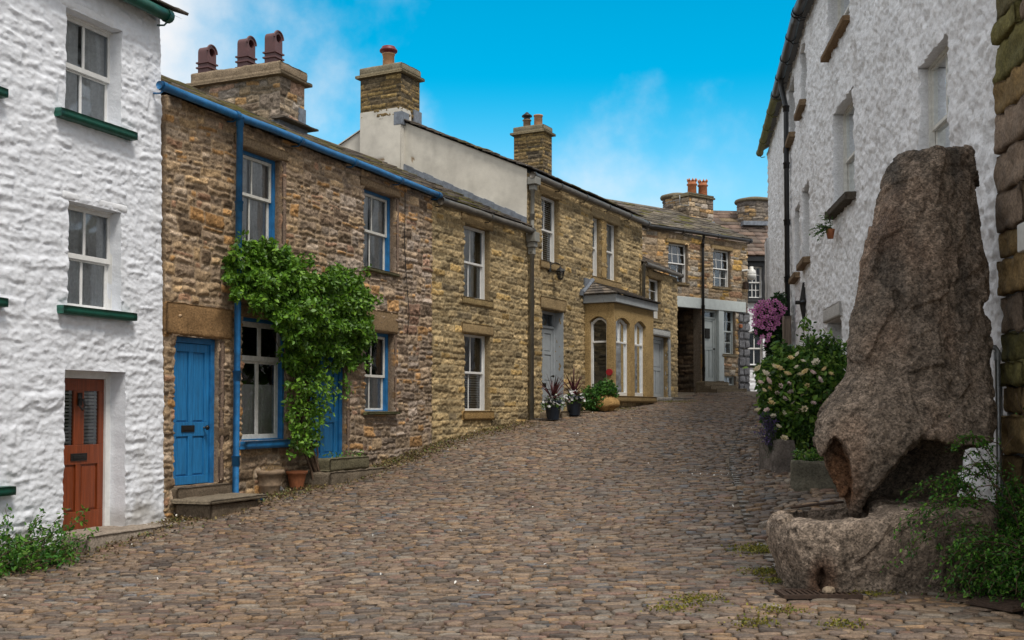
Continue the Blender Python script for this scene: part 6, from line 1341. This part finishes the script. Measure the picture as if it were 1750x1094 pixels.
# wooden post and clematis
p0 = FQ.w(FQ.at(1345, 600, .5)[0], 0, .5); gz_ = float(g(*p0[:2])); zt_ = atY(1342, 540, p0[1])[2]; f = Fac(p0[0], p0[1], 1, .1); b = MB(); rblock(b, f, -.075, .075, gz_ - .1, zt_, -.06, .06, (.2, .17, .14), .015, .008, .08, 3)
tag(b.build('wooden_post', 'wood'), 'weathered upright wooden post beside the black downpipe', 'post')
Yc = 25.0; sc_ = Yc / FPX; q = atY(1326, 640, Yc); zg = float(g(q[0], q[1])); CL = empty('clematis', (q[0], q[1], zg), 'clematis covered in pink-purple flowers, climbing beside the black downpipe', 'climbing plant'); P_ = []
for (px, py, rx, rz, n) in ((1322, 545, 22, 34, 1900), (1312, 535, 22, 22, 900), (1328, 590, 18, 34, 1500), (1322, 628, 16, 30, 900), (1330, 515, 10, 15, 300), (1302, 560, 14, 18, 400)): P_ = blob(P_, atY(px, py, Yc), np.array([rx * sc_, .45, rz * sc_]), n, r, .6)
m = leaves(MB(), P_, .10, [(.02, .06, .015), (.03, .08, .02), (.015, .04, .012)], r); m.build('foliage', 'leaf', CL, smooth=False); m = MB()
for k in range(10): a = np.array([q[0] + r.normal(0, .06), q[1], zg]); e = atY(r.uniform(1305, 1338), r.uniform(505, 560), Yc); thin(m, a + (e - a) * np.linspace(0, 1, 8)[:, None] + r.normal(0, .03, (8, 3)), .013, (.07, .05, .03))
m.build('stem', 'bark', CL)
fl = None; FP = r.normal(size=(400, 2)); n_ = 0
TK = []
for k in range(6000):
    px, py = r.uniform(1280, 1346), r.uniform(508, 598)
    if not inpoly(np.array([[px, py]]), [(1283, 530), (1300, 516), (1330, 512), (1343, 524), (1342, 548), (1325, 556), (1314, 575), (1308, 592), (1298, 588), (1288, 560)])[0]: continue
    if TK and min((px - a_) ** 2 + (py - b_) ** 2 for a_, b_ in TK) < (5.0 + 3 * r.random() if py < 556 else 9.0) ** 2: continue
    TK.append((px, py)); p = atY(px, py, Yc - .40 - .10 * r.random())
    if fl is None:
        m = MB(); rr = np.random.default_rng(1)
        for j in range(6):
            a = j * math.pi / 3; d = np.array([math.cos(a), math.sin(a), .15]); s_ = np.array([-math.sin(a), math.cos(a), 0]); V = np.array([d * .01, d * .04 + s_ * .024, d * .08, d * .04 - s_ * .024]); m.add(V, np.array([[0, 1, 2, 3]]), np.array([.58, .20, .44]) * rr.uniform(.75, 1.25))
        m.add(np.array([[.012, 0, .02], [0, .012, .02], [-.012, 0, .02], [0, -.012, .02]]), np.array([[0, 1, 2, 3]]), [.6, .5, .25]); fl = m.build('flower', 'petal', CL, smooth=False); o = fl
    else: o = dup(fl, parent=CL)
    o.location = p - W[CL.name]; o.rotation_euler = (r.uniform(.6, 1.6), r.uniform(-.6, .6), r.uniform(-.8, .8)); n_ += 1
    if n_ >= 96: break
# hanging fern below the sill
s_, z_ = FR.at(1419, 398, .12); q = FR.w(s_, z_, .12); HF = empty('hanging_fern', q, 'small fern in a clay pot hanging on the white wall under a dark stone sill', 'hanging plant'); m = MB(); lathe(m, (q[0], q[1], z_ - .1), [(.01, 0), (.05, .0), (.08, .16), (.07, .16)], 14); m.build('pot', 'terracotta', HF); m = MB(); tube(m, [(q[0], q[1], z_ + .05), (q[0], q[1], z_ + .42)], .006, 5); m.build('wire', 'iron', HF); m = MB()
for k in range(16):
    C_ = curve((q[0], q[1], z_ + .05), np.array([-.9, -.2, .5]) + r.normal(size=3) * .4, r.uniform(.2, .36), 8, r, .9, .05); d = np.gradient(C_, axis=0); sd = np.cross(d, [0, 0, 1.0]); sd /= np.linalg.norm(sd, axis=1, keepdims=True)
    for sg in (1, -1): leaves(m, np.repeat(C_, 2, 0), .055, [(.06, .14, .03), (.09, .19, .04)], r, ratio=.3, dirs=np.repeat(sd * sg * 2 + d * 10, 2, 0))
m.build('fronds', 'leaf', HF, smooth=False)
# weed on the right-hand wall top of door: skip; arching shrub bottom right
rr = np.random.default_rng(31)
AS = empty('arching_shrub', (4.1, 8.6, float(g(4.1, 8.6))), 'dark green small-leaved shrub with arching sprays over the right end of the trough', 'shrub'); m = MB(); m2 = MB(); LP = []; LD = []
def spray(base, dr, L, gv, n=12, lv=46):
    C_ = curve(base, dr, L, n, rr, gv, .22); thin(m2, C_, .006, (.06, .045, .025), 4); t = rr.random(lv) ** .8 * (n - 1); i = t.astype(int); d = C_[i + 1] - C_[i]; LP.append(C_[i] + d * (t - i)[:, None] + rr.normal(0, .014, (lv, 3))); LD.append(d * 6)
for k in range(150):
    bx, by = rr.uniform(3.95, 4.5), rr.uniform(8.35, 9.6); az = rr.uniform(2.2, 4.4); el = rr.uniform(.35, 1.35); spray((bx, by, float(g(bx, by)) + rr.uniform(0, .25)), (math.cos(az) * math.cos(el), math.sin(az) * math.cos(el) * .8, math.sin(el)), rr.uniform(.3, .72), rr.uniform(.9, 2.1), lv=80)
for k in range(95):
    bx, by = rr.uniform(3.85, 4.5), rr.uniform(8.15, 8.6); az = rr.uniform(2.6, 5.2); el = rr.uniform(.1, .9); spray((bx, by, float(g(bx, by)) + rr.uniform(.0, .45)), (math.cos(az) * math.cos(el), math.sin(az) * math.cos(el), math.sin(el)), rr.uniform(.3, .75), rr.uniform(.9, 2.0), lv=72)
for k in range(9):
    bx, by = rr.uniform(4.1, 4.4), rr.uniform(8.7, 9.4); spray((bx, by, float(g(bx, by)) + .5), (rr.normal(-.15, .25), rr.normal(-.1, .2), 1), rr.uniform(.55, 1.15), .5, lv=40)
for (px, py, tx, ty, Yd) in ((1690, 850, 1545, 925, 8.5), (1680, 830, 1560, 862, 9.0), (1690, 900, 1560, 980, 8.45), (1700, 930, 1590, 1000, 8.4), (1680, 870, 1540, 915, 8.55), (1700, 790, 1640, 770, 9.0), (1700, 800, 1620, 840, 9.0), (1690, 960, 1640, 1015, 8.3), (1670, 850, 1600, 850, 8.9)):
    for j in range(4):
        a = atY(px + rr.normal(0, 12), py + rr.normal(0, 12), Yd); c = atY(tx + rr.normal(0, 22), ty + rr.normal(0, 10), Yd - .1); t = np.linspace(0, 1, 12)[:, None]; C_ = a + (c - a) * t + np.array([0, 0, .12]) * np.sin(t * 3.1) + rr.normal(0, .008, (12, 3)); thin(m2, C_, .005, (.06, .05, .03), 4); i = rr.integers(0, 11, 60); d = C_[i + 1] - C_[i]; LP.append(C_[i] + d * rr.random((60, 1)) + rr.normal(0, .016, (60, 3))); LD.append(d * 6)
nfill = 15000; fx = np.stack([rr.uniform(3.72, 4.6, nfill), rr.uniform(8.2, 9.9, nfill), rr.random(nfill)], 1); hmax = .22 + .55 * np.clip((fx[:, 0] - 3.68) / .6, 0, 1) * (.4 + .9 * vn(fx[:, 0] * 4, fx[:, 1] * 4, seed=3)); fx[:, 2] = g(fx[:, 0], fx[:, 1]) + hmax * fx[:, 2] ** .7
LPa = np.concatenate(LP + [fx]); LDa = np.concatenate(LD + [rr.normal(size=(nfill, 3)) * .4]); leaves(m, LPa, .032, G_SHRUB, rr, ratio=.5, dirs=LDa, flat=.6)
m.build('foliage', 'leaf', AS, smooth=False); m2.build('stem', 'bark', AS)
# bush at the foot of the white house, bottom left
fb_ = onG(20, 978); WB = empty('garden_bush', tuple(onG(30, 985)), 'straggly dark green bush at the foot of the white house wall, left edge', 'bush'); m = MB(); m2 = MB(); LP = []
for k in range(60):
    a = FW.w(FW.at(rr.uniform(-70, 75), 960, .25)[0], 0, rr.uniform(.1, .5)); a[2] = float(g(a[0], a[1])); C_ = curve(a, (rr.normal(.3, .5), rr.normal(0, .35), 1), rr.uniform(.25, .75), 8, rr, .9, .25); thin(m2, C_, .006, (.05, .06, .025), 4); i = rr.integers(1, 8, 60); LP.append(C_[i] + rr.normal(0, .04, (60, 3)))
for (px, py, tx, ty) in ((60, 930, 150, 885), (50, 930, 110, 878), (40, 930, 75, 870), (70, 935, 125, 905), (95, 925, 152, 872), (20, 930, 10, 868)):
    a, c = FW.w(*FW.at(px, py, .3), .3), FW.w(*FW.at(tx, ty, .35), .35); t = np.linspace(0, 1, 9)[:, None]; C_ = a + (c - a) * t + rr.normal(0, .015, (9, 3)); thin(m2, C_, .005, (.05, .06, .025), 4); i = rr.integers(1, 9, 40); LP.append(C_[i] + rr.normal(0, .022, (40, 3)))
leaves(m, np.concatenate(LP), .05, G_SHRUB + [(.09, .15, .025)], rr, ratio=.5); m.build('foliage', 'leaf', WB, smooth=False); m2.build('stem', 'bark', WB)
# ------------------------------------------------------------------ litter, petals, moss
def scatter(name, pts, size, pal, mat, up=.006, flat=.95, ratio=.6):
    P_ = np.array(pts); P_ = np.c_[P_, g(P_[:, 0], P_[:, 1]) + up + rr.uniform(0, .02, len(P_))]; m = leaves(MB(), P_, size, pal, rr, flat=flat, ratio=ratio); o = m.build(name, mat, smooth=False); tag(o, kind='stuff'); return o
pts = []
for fac, a, c, n in ((FB, .0, SB, 5200), (FH, 0, 3.5, 1500), (FW, -3, .1, 1500)):
    s = rr.uniform(a, c, n); o = .06 + np.abs(rr.normal(0, .32, n)); q = fac.w(s, 0, o); pts.append(q[:, :2])
L_ = scatter('leaf_litter', np.concatenate(pts), .04, [(.20, .14, .06), (.12, .08, .04), (.26, .2, .08), (.08, .05, .03), (.12, .14, .04)], 'leaf', .02); tag(L_, 'dry leaf litter along the foot of the left-hand house walls', 'leaf litter')
pts = np.stack([rr.uniform(-4.5, 5, 150), rr.uniform(8, 28, 150)], 1); pts = pts[inside(pts[:, 0], pts[:, 1])]
a = onG(265, 893)[:2]; pts = np.r_[pts, a + rr.normal(0, .3, (60, 2)), onG(1240, 815)[:2] + rr.normal(0, .45, (40, 2))]
L_ = scatter('fallen_petals', pts, .03, [(.75, .73, .7), (.8, .78, .72)], 'petal', .045); tag(L_, 'tiny white petals scattered over the cobbles', 'petals')
pts = []
for (px, py, sd, n) in ((1295, 945, .14, 700), (1312, 985, .10, 420), (1335, 1000, .08, 260), (1190, 1030, .12, 240), (1150, 1045, .12, 150), (1480, 1018, .12, 420), (1510, 1012, .1, 300), (1290, 1075, .1, 160), (1440, 1075, .1, 160), (1330, 1050, .1, 160), (640, 790, .2, 350), (560, 810, .1, 160), (1150, 688, .35, 500), (1060, 700, .3, 260), (830, 735, .25, 260)):
    q = onG(px, py)[:2]; pts.append(q + rr.normal(0, sd, (n, 2)) * np.array([1, .8]))
L_ = scatter('moss', np.concatenate(pts), .022, [(.17, .16, .02), (.22, .20, .03), (.10, .12, .02), (.2, .17, .025)], 'leaf', .022, .2, .7); tag(L_, 'yellow-green moss growing between the cobbles and at wall feet', 'moss')
# ------------------------------------------------------------------ sky and sun
w = bpy.data.worlds.new('World'); SC.world = w; w.use_nodes = True; nt = w.node_tree; nt.nodes.clear()
N_ = nt.nodes.new; out = N_('ShaderNodeOutputWorld'); bg = N_('ShaderNodeBackground'); sky = N_('ShaderNodeTexSky'); sky.sky_type = 'NISHITA'; sky.sun_disc = False
SUN_EL, SUN_AZ = math.radians(60), math.radians(150)      # azimuth clockwise from +Y
sky.sun_elevation = SUN_EL; sky.sun_rotation = SUN_AZ; sky.air_density = 1.0; sky.dust_density = .3; sky.ozone_density = 4.0
hs = N_('ShaderNodeHueSaturation'); hs.inputs['Hue'].default_value = .468; hs.inputs['Saturation'].default_value = 1.75; hs.inputs['Value'].default_value = 1.36
nt.links.new(sky.outputs[0], hs.inputs['Color'])
tc = N_('ShaderNodeTexCoord'); dt = N_('ShaderNodeVectorMath'); dt.operation = 'DOT_PRODUCT'; c = np.array([.26, 1, .42]); c /= np.linalg.norm(c); dt.inputs[1].default_value = tuple(c); nt.links.new(tc.outputs['Generated'], dt.inputs[0])
no = N_('ShaderNodeTexNoise'); no.inputs['Scale'].default_value = 4.0; no.inputs['Detail'].default_value = 8; no.inputs['Roughness'].default_value = .55; nt.links.new(tc.outputs['Generated'], no.inputs[0])
ad = N_('ShaderNodeMath'); ad.operation = 'MULTIPLY_ADD'; ad.inputs[1].default_value = .42; nt.links.new(no.outputs[0], ad.inputs[0]); nt.links.new(dt.outputs['Value'], ad.inputs[2])
mr = N_('ShaderNodeMapRange'); mr.interpolation_type = 'SMOOTHSTEP'; mr.inputs[1].default_value = 1.06; mr.inputs[2].default_value = 1.19; mr.inputs[3].default_value = 1; mr.inputs[4].default_value = 0; nt.links.new(ad.outputs[0], mr.inputs[0])
mx = N_('ShaderNodeMix'); mx.data_type = 'RGBA'; nt.links.new(mr.outputs[0], mx.inputs['Factor']); nt.links.new(hs.outputs[0], mx.inputs['A']); mx.inputs['B'].default_value = (6.9, 6.9, 7.0, 1)
sx_ = N_('ShaderNodeSeparateXYZ'); nt.links.new(tc.outputs['Generated'], sx_.inputs[0]); mh = N_('ShaderNodeMapRange'); mh.interpolation_type = 'SMOOTHSTEP'; mh.inputs[1].default_value = .10; mh.inputs[2].default_value = .30; mh.inputs[3].default_value = .62; mh.inputs[4].default_value = 0; nt.links.new(sx_.outputs['Z'], mh.inputs[0])
mx2 = N_('ShaderNodeMix'); mx2.data_type = 'RGBA'; nt.links.new(mh.outputs[0], mx2.inputs['Factor']); nt.links.new(mx.outputs['Result'], mx2.inputs['A']); mx2.inputs['B'].default_value = (5.2, 6.6, 7.6, 1)
bg.inputs['Strength'].default_value = .1; nt.links.new(mx2.outputs['Result'], bg.inputs[0]); nt.links.new(bg.outputs[0], out.inputs[0])
sl_ = bpy.data.lights.new('sun', 'SUN'); sl_.energy = 2.3; sl_.angle = math.radians(16); sl_.color = (1, .94, .86); so = bpy.data.objects.new('sun', sl_); COL.objects.link(so)
so.rotation_euler = (math.pi / 2 - SUN_EL, 0, math.pi - SUN_AZ); so.location = (0, -5, 20)
from mathutils import Vector
sd = Vector((math.sin(SUN_AZ) * math.cos(SUN_EL), math.cos(SUN_AZ) * math.cos(SUN_EL), math.sin(SUN_EL))); so.rotation_euler = (-sd).to_track_quat('-Z', 'Y').to_euler()
SC.view_settings.view_transform = 'Standard'; SC.view_settings.look = 'None'; SC.view_settings.exposure = .45; SC.view_settings.gamma = 1
SC.render.engine = 'CYCLES'; SC.cycles.use_denoising = True; SC.cycles.max_bounces = 6; SC.cycles.transparent_max_bounces = 12
